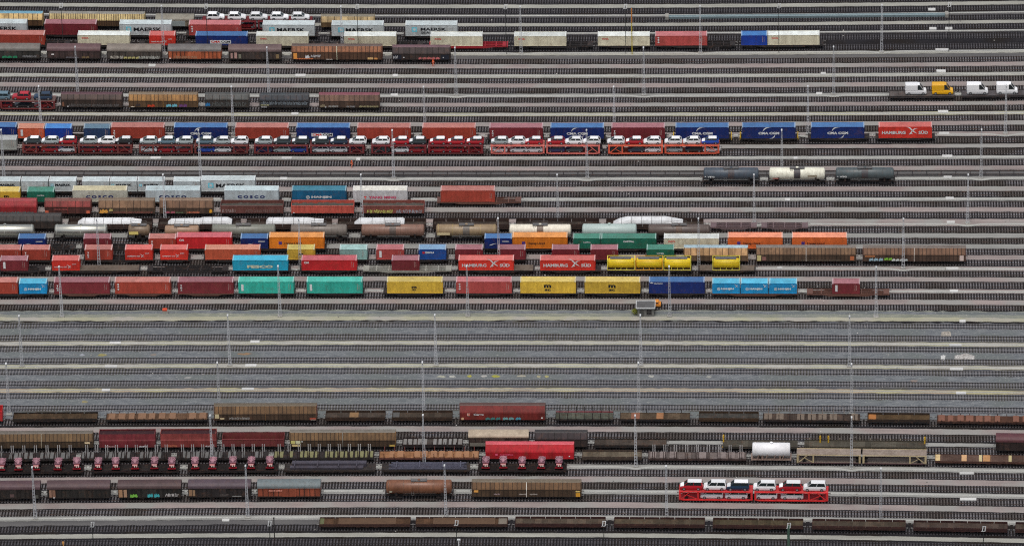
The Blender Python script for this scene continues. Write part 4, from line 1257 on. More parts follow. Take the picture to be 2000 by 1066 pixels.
for px, c in [(482, 'deepred'), (505, 'silver'), (440, 'silver')]: car(px, Y, .49, 'hatch', c, P1 + ' lower deck', film=True)
# --- row 2
Y = TY(76)
for a, b_, c, m in [(-48, 54, 'grey', 'maersk'), (88, 190, 'maroon', 'plain'), (234, 336, 'grey', 'maersk'), (370, 471, 'pinkred', 'tri'), (514, 615, 'grey', 'maersk'), (648, 750, 'grey', 'maersk'), (793, 893, 'grey', 'sealand')]:
    container(a, b_, Y, c, m, P2)
for a, b_ in [(-58, 60), (70, 206), (226, 348), (360, 482), (506, 625), (640, 758), (785, 905)]: container_wagon(a, b_, Y, P2)
# --- row 3
Y = TY(95.5)
for a, b_, c, m in [(-14, 89, 'redbrown', 'plain'), (152, 255, 'beige', 'oocl'), (292, 343, 'hsred', 'hs'), (384, 483, 'navy', 'cmabox'), (501, 603, 'beige', 'oocl'), (672, 775, 'beige', 'oocl'), (841, 943, 'beige', 'oocl'),
                    (1005, 1106, 'beige', 'oocl'), (1168, 1269, 'beige', 'oocl'), (1280, 1381, 'pinkred', 'tri'), (1448, 1498, 'blue', 'plain'), (1498.5, 1601, 'beige', 'oocl')]:
    container(a, b_, Y, c, m, P3, hc=False)
REDW = pm('wagon_red', (150, 32, 42), 1.1, grime=.4, rust=.2)
BROWNW = pm('wagon_brown', (96, 66, 56), 1.2, grime=.5, rust=.3)
for k, (a, b_) in enumerate([(-25, 140), (146, 262), (268, 376), (380, 492), (497, 640), (646, 830), (835, 996), (1000, 1162), (1166, 1274), (1278, 1440), (1444, 1612)]):
    container_wagon(a, b_, Y, P3, REDW if k == 6 else DARK, 'bright red skeleton container wagon' if k == 6 else 'dark skeleton container wagon')
# --- row 4
Y = TY(120)
DW = (62, 56, 52)
covered(-38, 83, Y, P4, 'dark wagon with mottled grey roof', (60, 60, 56), (122, 118, 112), 'arc', zs=2.9, graf=[(.35, .62, 1.0, 1.8, (40, 130, 90)), (.7, .95, 1.2, 1.9, (130, 130, 130), 1)])
covered(90, 201, Y, P4, 'dark brown wagon with maroon roof', (76, 60, 58), (110, 82, 84), 'arc', zs=2.9, marks=[(.08, .13, 1.9, 2.2, (220, 215, 210))], graf=[(.65, .8, 1.05, 1.8, (120, 100, 70)), (.35, .6, 1.1, 1.6, (96, 92, 96))])
covered(207, 320, Y, P4, 'grey-roofed dark wagon covered in graffiti', (84, 78, 72), (142, 132, 122), 'arc', zs=2.9, graf=[(.06, .3, 1.0, 1.9, (190, 185, 170), 1), (.3, .6, 1.0, 1.7, (176, 168, 110)), (.58, .97, 1.0, 1.9, (186, 186, 176), 1)])
covered(326, 437, Y, P4, 'orange brown wagon with grey roof', (196, 104, 66), (120, 116, 114), 'arc', bays=13, zs=2.95, graf=[(.1, .55, 1.1, 2.0, (176, 130, 100), 1)], marks=[(.02, .05, 1, 1.3, (230, 200, 190))])
covered(444, 554, Y, P4, 'dark olive wagon with brown roof', (66, 58, 54), (108, 88, 86), 'arc', bays=13, zs=2.95, marks=[(.04, .08, 1.2, 2.6, (176, 140, 132)), (.11, .16, 1.2, 2.7, (190, 150, 140)), (.19, .24, 1.2, 2.3, (130, 128, 110)), (.9, .96, 1.2, 2.3, (140, 118, 84))])
covered(567, 751, Y, P4, 'long orange and brown wagon with white graffiti', (150, 96, 62), (100, 84, 78), 'slide', bays=22, zt=4.15, zs=2.75, endc=(140, 84, 56), pillar=(230, 210, 180),
        marks=[(.02, .06, 1.1, 2.6, (226, 150, 70)), (.84, .9, 1.0, 1.5, (230, 180, 120)), (.91, .95, 1.0, 1.4, (200, 140, 80)), (.38, .45, .95, 1.05, (220, 210, 200))],
        graf=[(.15, .2, 1.2, 2.3, (240, 238, 230)), (.21, .32, 1.5, 2.3, (240, 238, 230), 1), (.05, .24, 1.0, 1.4, (225, 130, 80))])
covered(763, 884, Y, P4, 'dark wagon with maroon roof and pink graffiti', (66, 54, 52), (112, 84, 90), 'slide', zt=3.9, zs=2.4, marks=[(.02, .16, 1.0, 2.2, (32, 36, 48)), (.84, .98, 1.0, 2.2, (32, 36, 48)), (.19, .21, 1.4, 1.6, (235, 235, 235)), (.87, .89, 1.4, 1.6, (235, 235, 235))],
        graf=[(.45, .82, 1.0, 1.75, (196, 110, 108)), (.02, .1, 1.2, 2.1, (200, 200, 200), 1), (.5, .7, 1.2, 1.5, (220, 160, 130), 1)])
# --- row 5
Y = TY(213.5)
car_carrier(-112, 113, Y, P5, 'maroon car carrier cut by the left edge', (118, 48, 50), deckc=(110, 88, 84))
for px, c in [(2, 'greyblue'), (42, 'red'), (84, 'darkblue')]: car(px, Y, 2.55, 'suv', c, P5 + ' upper deck', film=False)
for px, c in [(8, 'deepred'), (45, 'black'), (84, 'deepred')]: car(px, Y, .49, 'hatch', c, P5 + ' lower deck', film=False)
covered(117, 244, Y, P5, 'dark brown wagon with plum roof', (78, 60, 52), (88, 60, 66), 'slide', zt=3.9, zs=2.7, graf=[(.12, .95, 1.0, 1.9, (104, 100, 98), 1)], marks=[(.02, .05, 1.1, 2.2, (120, 80, 60)), (.1, .12, 1.0, 1.2, (235, 235, 235))])
covered(249, 391, Y, P5, 'ochre wagon with red and cyan patches', (156, 114, 62), (128, 112, 92), 'slide', zt=3.95, zs=2.5, bays=16, marks=[(.03, .08, .95, 1.1, (220, 210, 190))], graf=[(.27, .38, 1.0, 1.8, (206, 70, 40)), (.54, .71, 1.0, 1.95, (110, 186, 204)), (.73, .85, 1.0, 1.9, (120, 72, 130)), (.1, .18, 1.2, 2.0, (60, 50, 50))])
covered(398, 491, Y, P5, 'dull grey graffiti wagon with blue blob', (74, 76, 74), (84, 86, 84), 'slide', zt=3.9, zs=2.8, graf=[(.0, .13, 1.2, 2.3, (44, 110, 160)), (.15, .95, 1.2, 2.6, (92, 94, 92), 1)])
covered(504, 608, Y, P5, 'blackened wagon with pale scribbled graffiti', (44, 50, 58), (66, 72, 76), 'slide', zt=3.8, zs=2.6, graf=[(.02, .98, 1.6, 2.6, (120, 130, 136), 1), (.02, .2, 1.4, 1.8, (170, 168, 130)), (.03, .15, .9, 1.25, (220, 220, 220), 1)])
covered(620, 746, Y, P5, 'brown wagon with plum roof and white scrawl', (104, 78, 62), (132, 76, 86), 'slide', zt=3.95, zs=2.5, bays=12, graf=[(.16, .32, 1.0, 1.6, (170, 170, 166), 1), (.45, .6, 1.0, 1.5, (150, 150, 150), 1), (.66, .98, 1.0, 1.55, (168, 160, 120), 1), (.02, .12, 1.0, 2.0, (124, 112, 90))], marks=[(.1, .12, .95, 1.15, (240, 240, 235))])
# --- vans at the right
Y = TY(196)
flat_wagon(1733, 1868, Y, P5b, 'dark flat wagon under the white and yellow vans', (104, 98, 96), (70, 66, 66), flap=.15, stakes=0)
flat_wagon(1874, 2030, Y, P5b, 'dark flat wagon under two white vans', (100, 96, 98), (66, 62, 64), flap=.15)
for px, c in [(1789, 'white'), (1909, 'white'), (1967, 'white'), (1841, 'yellow')]: car(px, Y, 1.42, 'van', c, P5b, flip=True, film=(c == 'white'))
# --- row 6
Y = TY(276.5)
for a, b_, c, m in [(-70, 33, 'navy', 'plain'), (36, 88, 'orangebrown', 'strip'), (89, 141, 'blue', 'plain'), (165, 216, 'greyblue', 'plain'), (218, 322, 'redbrown', 'tex'), (341, 445, 'navy', 'cma'), (461, 564, 'redbrown', 'plain'), (581, 683, 'navy', 'cmabox'),
                    (699, 802, 'redbrown', 'plain'), (826, 929, 'redbrown', 'plain'), (957, 1060, 'maroon', 'tex'), (1076, 1179, 'navy', 'cma'), (1195, 1298, 'maroon', 'tex'), (1320, 1423, 'navy', 'cma'), (1450, 1553, 'navy', 'cma'), (1584, 1688, 'navy', 'cma'), (1715, 1821, 'hsred', 'hs')]:
    container(a, b_, Y, c, m, P6)
YEL = pm('wagon_yellow', (220, 180, 40), 1.1)
for a, b_ in [(-80, 33), (34, 218), (220, 330), (332, 454), (456, 572), (574, 692), (694, 812), (818, 938), (948, 1066), (1069, 1187), (1189, 1306), (1312, 1432), (1442, 1562), (1574, 1702), (1706, 1830)]:
    ef = YEL if 1300 < a < 1500 else None
    container_wagon(a, b_, Y, P6, endframe=ef, look='container wagon with yellow end frames' if ef else 'dark skeleton container wagon')
# --- row 7
Y = TY(299)
container(-18, 33, Y, 'darkgrey', 'plain', P7, hc=False)
container_wagon(-60, 37, Y, P7)
CA = [(41, 263, (116, 54, 50)), (269, 489, (114, 52, 48)), (493, 716, (112, 40, 42)), (722, 948, (114, 34, 40)), (955, 1176, (206, 106, 96)), (1184, 1409, (214, 92, 66))]
CAW = ['rusty brown red', 'dull brown red', 'dark red', 'deep crimson', 'salmon pink', 'orange red']
for (a, b_, c), w in zip(CA, CAW): car_carrier(a, b_, Y, P7, w + ' car carrier', c, deckc=tuple(int(v * .85 + 14) for v in c), sill=c if a > 900 else (84, 38, 38))
UP = {63: 'dark', 98: 'silver', 133: 'red', 173: 'silver', 208: 'white', 242: 'black', 290: 'silver', 325: 'greyblue', 360: 'silver', 400: 'greyblue', 433: 'silver', 468: 'white', 515: 'silver', 551: 'dark', 587: 'dark', 626: 'dark', 662: 'darkblue', 699: 'white',
      744: 'white', 782: 'red', 816: 'dark', 856: 'red', 891: 'red', 928: 'red', 976: 'silver', 1009: 'white', 1043: 'red', 1086: 'red', 1121: 'white', 1156: 'white', 1203: 'white', 1239: 'red', 1274: 'white', 1315: 'white', 1351: 'white', 1387: 'blue'}
for px, c in UP.items(): car(px, Y, 2.55, 'hatch', c, 'on the upper deck, long car train', film=True)
LO = {60: 'deepred', 97: 'red', 131: 'white', 173: 'deepred', 208: 'red', 242: 'deepred', 290: 'white', 325: 'red', 360: 'deepred', 403: 'blue', 435: 'white', 470: 'maroon', 516: 'navy', 551: 'silver', 584: 'blue', 627: 'white', 662: 'white', 697: 'maroon', 745: 'dark', 782: 'white',
      815: 'red', 856: 'red', 890: 'red', 925: 'deepred', 974: 'white', 1013: 'white', 1043: 'white', 1086: 'navy', 1122: 'dark', 1160: 'black', 1202: 'black', 1243: 'darkblue', 1275: 'white', 1316: 'silver', 1355: 'black', 1390: 'white'}
for px, c in LO.items(): car(px, Y, .49, 'hatch', c, 'on the lower deck, long car train', film=False)
# --- row 8
Y = TY(359.5)
tank_wagon(1368, 1488, Y, P8, 'blue-grey tank wagon with white lettering', (70, 80, 90), text='VTG')
tank_wagon(1496, 1618, Y, P8, 'cream tank wagon with dark middle plate', (220, 218, 200), rust=.3, marks=[(.08, .18, 1.7, 2.0, (150, 90, 80)), (.68, .84, 2.2, 2.7, (150, 140, 120))])
tank_wagon(1626, 1752, Y, P8, 'dark slate tank wagon with white lettering', (72, 82, 84), text='VTG')
# --- row 9
Y = TY(379.5)
for a, b_, m in [(-12, 41, 'maersk'), (43, 95, 'plain'), (97, 150, 'maersk'), (162, 214, 'plain'), (216, 268, 'maersk'), (270, 322, 'maersk'), (340, 392, 'plain'), (394, 499, 'maersk')]:
    container(a, b_, Y, 'grey', m, P9)
for a, b_ in [(-18, 154), (158, 328), (334, 506)]: container_wagon(a, b_, Y, P9)
# --- row 10
Y = TY(399.5)
for a, b_, c, m in [(-14, 41, 'mustard', 'msc20'), (54, 107, 'green', 'capital'), (142, 250, 'paletan', 'cosco'), (285, 392, 'pale', 'cosco'), (438, 546, 'pale', 'cosco'), (572, 676, 'darkteal', 'hanjin'), (690, 796, 'cream', 'yangming'), (861, 967, 'redbrown', 'plain')]:
    container(a, b_, Y, c, m, P10)
for a, b_ in [(-20, 112), (134, 258), (278, 400), (430, 554), (564, 684), (686, 806), (850, 1022)]:
    container_wagon(a, b_, Y, P10, BROWNW if a == 850 else DARK, 'rusty brown skeleton container wagon' if a == 850 else 'dark skeleton container wagon')
# --- row 11
Y = TY(420)
covered(-50, 77, Y, P11, 'red hooded wagon with turquoise graffiti', (160, 42, 46), (176, 74, 78), 'hood', zt=3.9, zs=2.6, graf=[(.35, .95, .95, 1.5, (60, 130, 130), 1)])
covered(85, 183, Y, P11, 'red brown wagon with orange end patches', (140, 54, 48), (126, 84, 74), 'slide', zt=3.9, zs=2.5, marks=[(.01, .08, 1.0, 1.7, (220, 110, 80)), (.9, .97, 1.0, 1.7, (220, 110, 80))], graf=[(.2, .5, 1.8, 2.3, (170, 90, 84), 1)])
covered(190, 307, Y, P11, 'brown wagon with large orange graffiti flower', (128, 98, 72), (134, 116, 96), 'slide', zt=3.95, zs=2.3, graf=[(.02, .18, 1.0, 2.2, (226, 160, 70)), (.19, .26, 1.5, 2.3, (200, 180, 110)), (.26, .97, 1.0, 1.6, (140, 84, 74), 1)])
covered(309, 421, Y, P11, 'brown wagon with pink and orange scrawl', (126, 94, 70), (134, 112, 92), 'slide', zt=3.95, zs=2.3, graf=[(.1, .3, 1.0, 1.7, (180, 96, 110)), (.52, .75, 1.0, 1.6, (210, 120, 90), 1), (.93, .99, 1.1, 2.2, (236, 160, 50)), (.3, .45, 1.0, 1.5, (96, 110, 80))])
COAL = sp('coal', (92, 88, 82), .9, rough=.95, grime=.6, rust=.1, spec=.2)
open_wagon(428, 558, Y, P11, 'dark brown open wagon heaped with coal', (96, 58, 52), (60, 54, 50), load=COAL, lookload='grey brown coal heap in the dark brown wagon', graf=[(.02, .25, 1.2, 2.3, (150, 130, 124), 1), (.4, .95, 1.2, 2.2, (124, 96, 90), 1)])
open_wagon(566, 696, Y, P11, 'salmon red open wagon heaped with coal', (188, 84, 70), (60, 54, 50), ribs=10, load=COAL, lookload='grey brown coal heap in the salmon red wagon', marks=[(.03, .05, 1.1, 1.3, (235, 235, 235))])
open_wagon(704, 833, Y, P11, 'brown open wagon with yellow graffiti', (120, 66, 58), (60, 54, 50), load=COAL, lookload='grey brown coal heap in the graffiti wagon', graf=[(.08, .5, 1.1, 2.1, (206, 206, 110), 1), (.55, .97, 1.1, 2.1, (160, 164, 170), 1)])
# --- row 12
Y = TY(449)
covered(-70, 125, Y, P12, 'long charcoal wagon with blackened roof', (52, 50, 48), (64, 62, 60), 'slide', zt=3.9, zs=2.6)
DKF = (88, 76, 70)
for k, (a, b_) in enumerate([(130, 302), (306, 474), (478, 652), (656, 836), (842, 998), (1004, 1174), (1180, 1378)]):
    flat_wagon(a, b_, Y, P12, 'dark brown low-sided wagon', (78, 70, 64), (72, 54, 48), flap=.95, endwall=.95)
for a, b_ in [(1384, 1482), (1483, 1582)]: container_wagon(a, b_, Y, P12, pm('wagon_mauve', (120, 100, 102), 1.0, grime=.5, rust=.3), 'empty mauve-brown skeleton wagon')
WL = 'white sheeted load'
white_load(152, 276, Y, P12, [(0, 0, .25), (.08, 0, .95), (.85, .0, 1), (.9, .1, .8), (1, .4, .55)], 'long white sheeted load', 2.75)
white_load(328, 453, Y, P12, [(0, .0, .3), (.05, .0, .8), (.5, .0, .9), (.55, 0, 1.1), (.93, 0, 1.1), (1, .2, .7)], 'stepped white sheeted load', 2.75)
white_load(520, 632, Y, P12, [(0, .1, .55), (.04, 0, 1), (.72, 0, 1), (.88, .3, .75), (1, .5, .62)], 'white sheeted load tapering to a point', 2.8)
white_load(692, 790, Y, P12, [(0, .0, .1), (.1, .0, .95), (.96, .0, 1), (1, .0, .8)], 'white sheeted load with slanted end', 2.75)
white_load(1198, 1334, Y, P12, [(0, .0, .2), (.08, .0, .7), (.2, .0, 1.05), (.75, 0, 1.08), (.9, .1, .75), (1, .3, .45)], 'white sheeted load with rounded top', 3.0)
# --- row 13
Y = TY(470)
tank_wagon(-52, 74, Y, P13, 'polished silver tank cut by left edge', (176, 176, 166), metal=.75, rough=.3, mid=None, walk=False, rust=0, grime=.15, nb=3)
tank_wagon(101, 217, Y, P13, 'polished silver tank wagon', (176, 176, 166), metal=.75, rough=.3, mid=None, walk=False, rust=0, grime=.15, nb=3)
tank_wagon(245, 300, Y, P13, 'short brown tank wagon with yellow plate', (116, 98, 78), r=1.25, mid=None, nb=3, marks=[(.1, .48, 2.05, 2.75, (240, 205, 120))])
tank_wagon(316, 396, Y, P13, 'short tan tank wagon with grey walkway', (150, 122, 98), r=1.2, mid=None, nb=4, zc=2.4)
tank_wagon(408, 545, Y, P13, 'grey ribbed tank wagon', (116, 118, 108), mid=None, nb=5)
tank_wagon(562, 685, Y, P13, 'taupe ribbed tank wagon', (110, 102, 94), mid=None, nb=9)
tank_wagon(700, 836, Y, P13, 'rusty brown ribbed tank wagon', (124, 94, 80), mid=(96, 84, 76), nb=12, rust=.45)
tank_wagon(846, 977, Y, P13, 'dull gold tank wagon with cream label', (142, 122, 94), mid=(110, 104, 96), nb=5, bandc=(160, 140, 90), marks=[(.04, .24, 1.95, 2.5, (226, 206, 160))])
tank_wagon(989, 1122, Y, P13, 'cream tank wagon with brown middle plate', (214, 208, 190), mid=(120, 104, 90), nb=6)
tank_wagon(1131, 1250, Y, P13, 'pale aqua smooth tank wagon', (170, 186, 180), mid=None, walk=False, nb=2, grime=.15, rust=.02, r=1.42)
tank_wagon(1260, 1393, Y, P13, 'dark taupe tank wagon', (92, 80, 74), mid=(96, 78, 66), nb=6)
# --- row 14
Y = TY(490.5)
for a, b_, c, m in [(36, 91, 'navy', 'wingnavy'), (164, 218, 'maroon', 'plain'), (291, 345, 'redbrown', 'tex'), (345.5, 454, 'red', 'cai'), (471, 524, 'navy', 'wingnavy'), (525.5, 635, 'orange', 'hapag'), (947, 1000, 'navy', 'wingnavy'), (1001, 1109, 'orange', 'hapag'),
                    (1120, 1173, 'green', 'capital'), (1174.5, 1282, 'green', 'capital'), (1297, 1404, 'beige', 'oocl'), (1421, 1529, 'orangered', 'hapag'), (1546, 1655, 'orangered', 'hapag')]:
    container(a, b_, Y, c, m, P14, hc=(c not in ('beige', 'green')))
for a, b_ in [(28, 152), (156, 284), (287, 460), (465, 642), (941, 1114), (1116, 1288), (1291, 1411), (1415, 1535), (1540, 1661)]: container_wagon(a, b_, Y, P14)
# --- row 15
Y = TY(512)
for a, b_, c, m in [(-12, 42.5, 'redbrown', 'tex'), (43, 100, 'redbrown', 'tex'), (166, 221, 'redbrown', 'tex'), (245, 299, 'hsred', 'hs'), (313, 368, 'hsred', 'hs'), (401, 509, 'orangebrown', 'plain'), (561, 616, 'ochre', 'msc20'), (664, 718, 'aqua', 'plain'), (736, 789, 'pinkred', 'strip'),
                    (818, 872, 'midblue', 'bluewhite'), (890, 943, 'maroon', 'plain'), (976, 1024, 'maroon', 'plain'), (1078, 1132, 'maroon', 'plain'), (1154, 1207, 'maroon', 'plain'), (1263, 1317, 'green', 'capital')]:
    container(a, b_, Y, c, m, P15, hc=False)
for a, b_ in [(-18, 154), (160, 306), (309, 376), (394, 516), (556, 724), (730, 880), (884, 1032), (1072, 1212), (1256, 1324)]: container_wagon(a, b_, Y, P15)
covered(1332, 1465, Y, P15, 'tan covered wagon with pale blue roof', (190, 150, 104), (170, 196, 206), 'slide', zt=3.95, zs=2.2, lower=None, graf=[(.5, .85, 1.0, 1.7, (70, 90, 130))])
covered(1473, 1676, Y, P15, 'long brown wagon with two yellow end panels', (126, 96, 68), (138, 130, 122), 'slide', zt=4.0, zs=2.45, bays=26, pillar=(190, 180, 170), graf=[(.45, .85, 1.0, 1.35, (110, 100, 86), 1)], marks=[(.01, .05, 1.0, 2.4, (216, 202, 140)), (.94, .98, 1.2, 2.2, (190, 110, 70)), (.06, .1, 1.1, 2.0, (140, 96, 90))])
covered(1681, 1890, Y, P15, 'long brown wagon with green graffiti', (118, 86, 64), (128, 118, 110), 'slide', zt=4.0, zs=2.45, bays=26, pillar=(190, 180, 170), endc=(120, 70, 60), graf=[(.06, .2, 1.0, 1.9, (150, 180, 190)), (.21, .29, 1.2, 2.0, (120, 176, 60)), (.28, .44, 1.0, 1.7, (200, 205, 200))], marks=[(.94, .98, 1.1, 2.4, (225, 200, 190)), (.02, .12, 2.0, 2.4, (170, 110, 70))])
# --- row 16
Y = TY(533)
for a, b_, c, m in [(1, 56, 'maroon', 'strip'), (101, 158, 'hsred', 'hs'), (455, 563, 'fesco', 'fesco'), (589, 698, 'red', 'cai'), (765, 820, 'maroon', 'plain'), (896, 1004, 'hsred', 'hs'), (1055, 1163, 'hsred', 'hs')]:
    container(a, b_, Y, c, m, P16, hc=False)
for k, (a, b_) in enumerate([(1186, 1240), (1241, 1295), (1296, 1350), (1391, 1446)]): tank_container(a, b_, Y, P16, k)
FLOORB = sp('brown_wagon_floor', (112, 100, 88), .95, rough=.9, grime=.8, rust=.25)
PALEW = pm('wagon_pale', (150, 150, 140), 1.1, grime=.5, rust=.3)
for a, b_ in [(-6, 92), (96, 278), (284, 450), (452, 572), (582, 702), (706, 886), (890, 1048), (1051, 1178), (1182, 1356), (1360, 1480)]:
    dk = FLOORB if a in (96, 890, 1360, 1182) else None
    container_wagon(a, b_, Y, P16, PALEW if a == 706 else DARK, 'pale fish-bellied container wagon' if a == 706 else ('container wagon with brown plank floor' if dk else 'dark skeleton container wagon'), deck=dk)
# --- row 17
Y = TY(577.5)
for a, b_, c, m in [(-73, 36, 'redbrown', 'plain'), (37, 94, 'sky', 'hanjin'), (106, 216, 'maroon', 'tex'), (224, 335, 'redbrown', 'tri'), (348, 457, 'maroon', 'tex'), (466, 575, 'teal', 'strip'), (599.5, 709, 'teal', 'strip'), (756.5, 865, 'mustard', 'mscs'), (891.5, 1000, 'pinkred', 'tri'),
                    (1016.5, 1125, 'mustard', 'msc'), (1142, 1251, 'mustard', 'msc'), (1268, 1376, 'navy', 'cronos'), (1391, 1445.5, 'sky', 'hanjin'), (1446.5, 1501, 'sky', 'hanjin'), (1502, 1557, 'sky', 'hanjin'), (1625, 1680, 'maroon', 'strip')]:
    container(a, b_, Y, c, m, P17, hc=True)
for a, b_ in [(-82, 99), (102, 219), (222, 340), (344, 460), (463, 581), (594, 716), (745, 872), (886, 1006), (1012, 1131), (1137, 1257), (1263, 1382), (1387, 1562), (1572, 1741)]:
    br = a in (102, 222, 344, 1387, 1572)
    container_wagon(a, b_, Y, P17, BROWNW if br else DARK, 'brown fish-bellied container wagon' if br else 'dark skeleton container wagon')
# --- row 18
DIRTY |= {P18, P19, P21, P22, P23}
Y = TY(822)
TAN, BRN, RUST_ = (128, 98, 66), (104, 78, 56), (86, 54, 44)
open_wagon(-60, 10, Y, P18, 'bright red open wagon at left edge', (186, 40, 44), (120, 30, 34), H=3.2, ribs=5)
flat_wagon(22, 195, Y, P18, 'dark brown low-sided wagon with tan floor', (110, 88, 64), (64, 54, 46), flap=.4)
flat_wagon(204, 410, Y, P18, 'stake wagon with orange brown deck panels', (150, 112, 84), (76, 50, 46), flap=0, stakes=12, stake_h=.4, nearstakes=True, boards=(10, sp('orange_board', (168, 128, 98), .66, rough=.9, grime=.5)))
covered(415, 624, Y, P18, 'long tan wagon with cream end panels', (142, 104, 62), (120, 106, 86), 'slide', zt=4.05, zs=2.35, bays=24, endc=(120, 70, 50), marks=[(.01, .05, 1.4, 2.4, (220, 204, 160)), (.06, .1, 1.2, 1.5, (210, 190, 150)), (.93, .99, 1.0, 1.5, (170, 80, 60)), (.94, .99, .95, 1.15, (225, 205, 190))], graf=[(.15, .35, 1.1, 1.8, (150, 146, 140), 1)])
flat_wagon(632, 757, Y, P18, 'low-sided wagon with grey brown floor', (116, 104, 92), (92, 64, 46), flap=.5, patches=[(.4, .55, (134, 104, 70))])
flat_wagon(762, 888, Y, P18, 'low-sided wagon with rusty rim', (112, 98, 84), (96, 70, 50), flap=.5, patches=[(.0, .12, (90, 90, 88))])
RED2 = (140, 44, 40)
t, L, yy = covered(894, 1070, Y, P18, 'large red wagon with white lettering', (158, 46, 38), (110, 78, 70), 'hood', zt=4.1, zs=2.6, endc=(86, 66, 60), graf=[(.3, .48, .95, 1.75, (70, 130, 126)), (.5, .64, .95, 1.75, (110, 160, 160)), (.65, .72, .95, 1.75, (80, 160, 180))], marks=[(.02, .05, 1.0, 1.5, (210, 170, 130)), (.95, .97, 1.3, 1.6, (235, 225, 215))])
put_text(t, 'Cargo', -L / 2 + L * .165, -L / 2 + L * .285, 1.95, 2.5, yy - .03, WHITE, .04)
put_flat(t, 'square', SQUARE, -L / 2 + L * .09, 1.95, yy - .02, pm('pale_pink_board', (226, 170, 150)), .62); put_text(t, 'DB', -L / 2 + L * .098, -L / 2 + L * .125, 2.08, 2.44, yy - .03, REDINK, .03)
flat_wagon(1081, 1202, Y, P18, 'stake wagon with dark posts and red rail', (124, 128, 112), (54, 44, 42), flap=0, stakes=7, stake_h=1.55, stake_mat=BLACKISH, rail=pm('rail_red', (110, 36, 40)))
flat_wagon(1207, 1352, Y, P18, 'flat wagon with weathered plank deck', (128, 108, 84), (64, 52, 46), flap=.1, stakes=4, stake_h=.8, nearstakes=False, patches=[(.16, .28, (140, 92, 70)), (.52, .62, (160, 112, 74))])
flat_wagon(1361, 1486, Y, P18, 'low-sided wagon with grey floor and tan rim', (100, 98, 92), (110, 78, 48), flap=.5)
flat_wagon(1486, 1684, Y, P18, 'long flat wagon with pale stakes', (116, 98, 86), (78, 58, 52), flap=.1, stakes=9, stake_h=1.5, stake_mat=sp('stake_pale', (150, 140, 132), 1.0), boards=(9, sp('mixed_board', (126, 112, 98), .9, rough=.9, grime=.7)))
flat_wagon(1690, 1820, Y, P18, 'brown low-sided wagon with ochre floor', (130, 104, 70), (86, 64, 48), flap=.5, patches=[(.02, .14, (170, 110, 56))])
flat_wagon(1826, 2034, Y, P18, 'flat wagon with bright rust panels', (140, 94, 74), (90, 54, 44), flap=0, stakes=11, stake_h=.45, boards=(11, sp('rust_board', (148, 100, 80), .62, rough=.9, grime=.4)))
# --- row 19
Y = TY(874)
covered(-22, 187, Y, P19, 'long brown wagon with mid pillar', (140, 106, 64), (128, 120, 108), 'slide', zt=4.05, zs=2.4, bays=26, pillar=(150, 140, 120), marks=[(.92, .97, 1.9, 2.3, (225, 200, 160))])
covered(191, 309, Y, P19, 'crimson hopper with dark red top', (156, 52, 60), (56, 4, 12), 'hood', zt=4.1, zs=2.5, rw=1.1, sunk=.35, graf=[(.1, .3, 1.0, 1.5, (190, 150, 150), 1), (.7, .85, 1.0, 1.4, (235, 225, 225), 1)])
covered(311, 428, Y, P19, 'faded salmon hopper with dark red top', (178, 72, 66), (60, 5, 12), 'hood', zt=4.1, zs=2.5, rw=1.1, sunk=.35, graf=[(.1, .3, 1.0, 1.6, (200, 120, 90), 1), (.8, .9, 1.0, 1.4, (235, 225, 225), 1)])
open_wagon(431, 560, Y, P19, 'empty maroon open wagon', (98, 42, 42), (80, 46, 38), H=2.7, ribs=9)
covered(563, 778, Y, P19, 'long tan wagon with bright yellow panels', (146, 108, 64), (138, 132, 120), 'slide', zt=4.05, zs=2.4, bays=26, pillar=(130, 126, 116), endc=(150, 110, 60), marks=[(.01, .05, 1.7, 2.4, (238, 214, 130)), (.055, .1, 1.7, 2.4, (240, 220, 180)), (.02, .1, 1.0, 1.5, (238, 200, 140)), (.94, .99, 1.0, 1.4, (190, 160, 80)), (.11, .125, 2.1, 2.3, (235, 230, 215))])
flat_wagon(782, 908, Y, P19, 'flat wagon carrying grey planks', (110, 104, 98), (66, 46, 46), flap=.35, stakes=5, stake_h=.9, boards=(12, sp('grey_board', (150, 148, 144), .9, rough=.9, grime=.6)))
covered(912, 1037, Y, P19, 'wagon with cream and brown patched roof', (110, 90, 82), (206, 186, 160), 'arc', zt=3.9, zs=3.1, marks=[(.02, .95, 1.1, 1.9, (120, 116, 106))])
covered(1041, 1152, Y, P19, 'charcoal wagon behind the red hood wagon', (66, 52, 54), (70, 66, 66), 'slide', zt=4.0, zs=2.6)
flat_wagon(1157, 1306, Y, P19, 'low wagon with worn taupe floor', (112, 100, 90), (74, 62, 56), flap=.3)
flat_wagon(1408, 1562, Y, P19, 'pale flat wagon with yellow post', (128, 122, 108), (110, 104, 92), flap=.1, endwall=.1)
t, L = flat_wagon(1567, 1812, Y, P19, 'pale machinery wagon with yellow end posts', (130, 124, 108), (126, 116, 96), flap=.3, endwall=.2, stakes=12, stake_h=.7, stake_mat=sp('pale_rod', (170, 160, 140), 1.0), nearstakes=False)
covered(1941, 2060, Y, P19, 'maroon covered wagon at right edge', (62, 46, 44), (104, 56, 62), 'arc', zt=4.05, zs=3.0)
YP = pm('post_yellow', (206, 166, 50), 1.1)
for px, look in [(1413, 'bright yellow loading post on pale wagon'), (1602, 'orange loading post left of its twin'), (1618, 'yellow loading post right of its twin'), (1806, 'ochre loading post beside pale wagon end')]:
    X, Yp = spot(px, TY(871), 2)
    b = MB(); b.box(-.16, .16, -.14, .14, 0, 3.0); b.box(-.3, .3, -.2, .2, 0, .25); b.box(-.2, .2, -.18, .18, 2.4, 2.6)
    solo('loading_post', b.mesh('loading_post', (YP,)), (X, Yp, 0), look, 'post', 'yellow posts by the pale wagons', '', px)
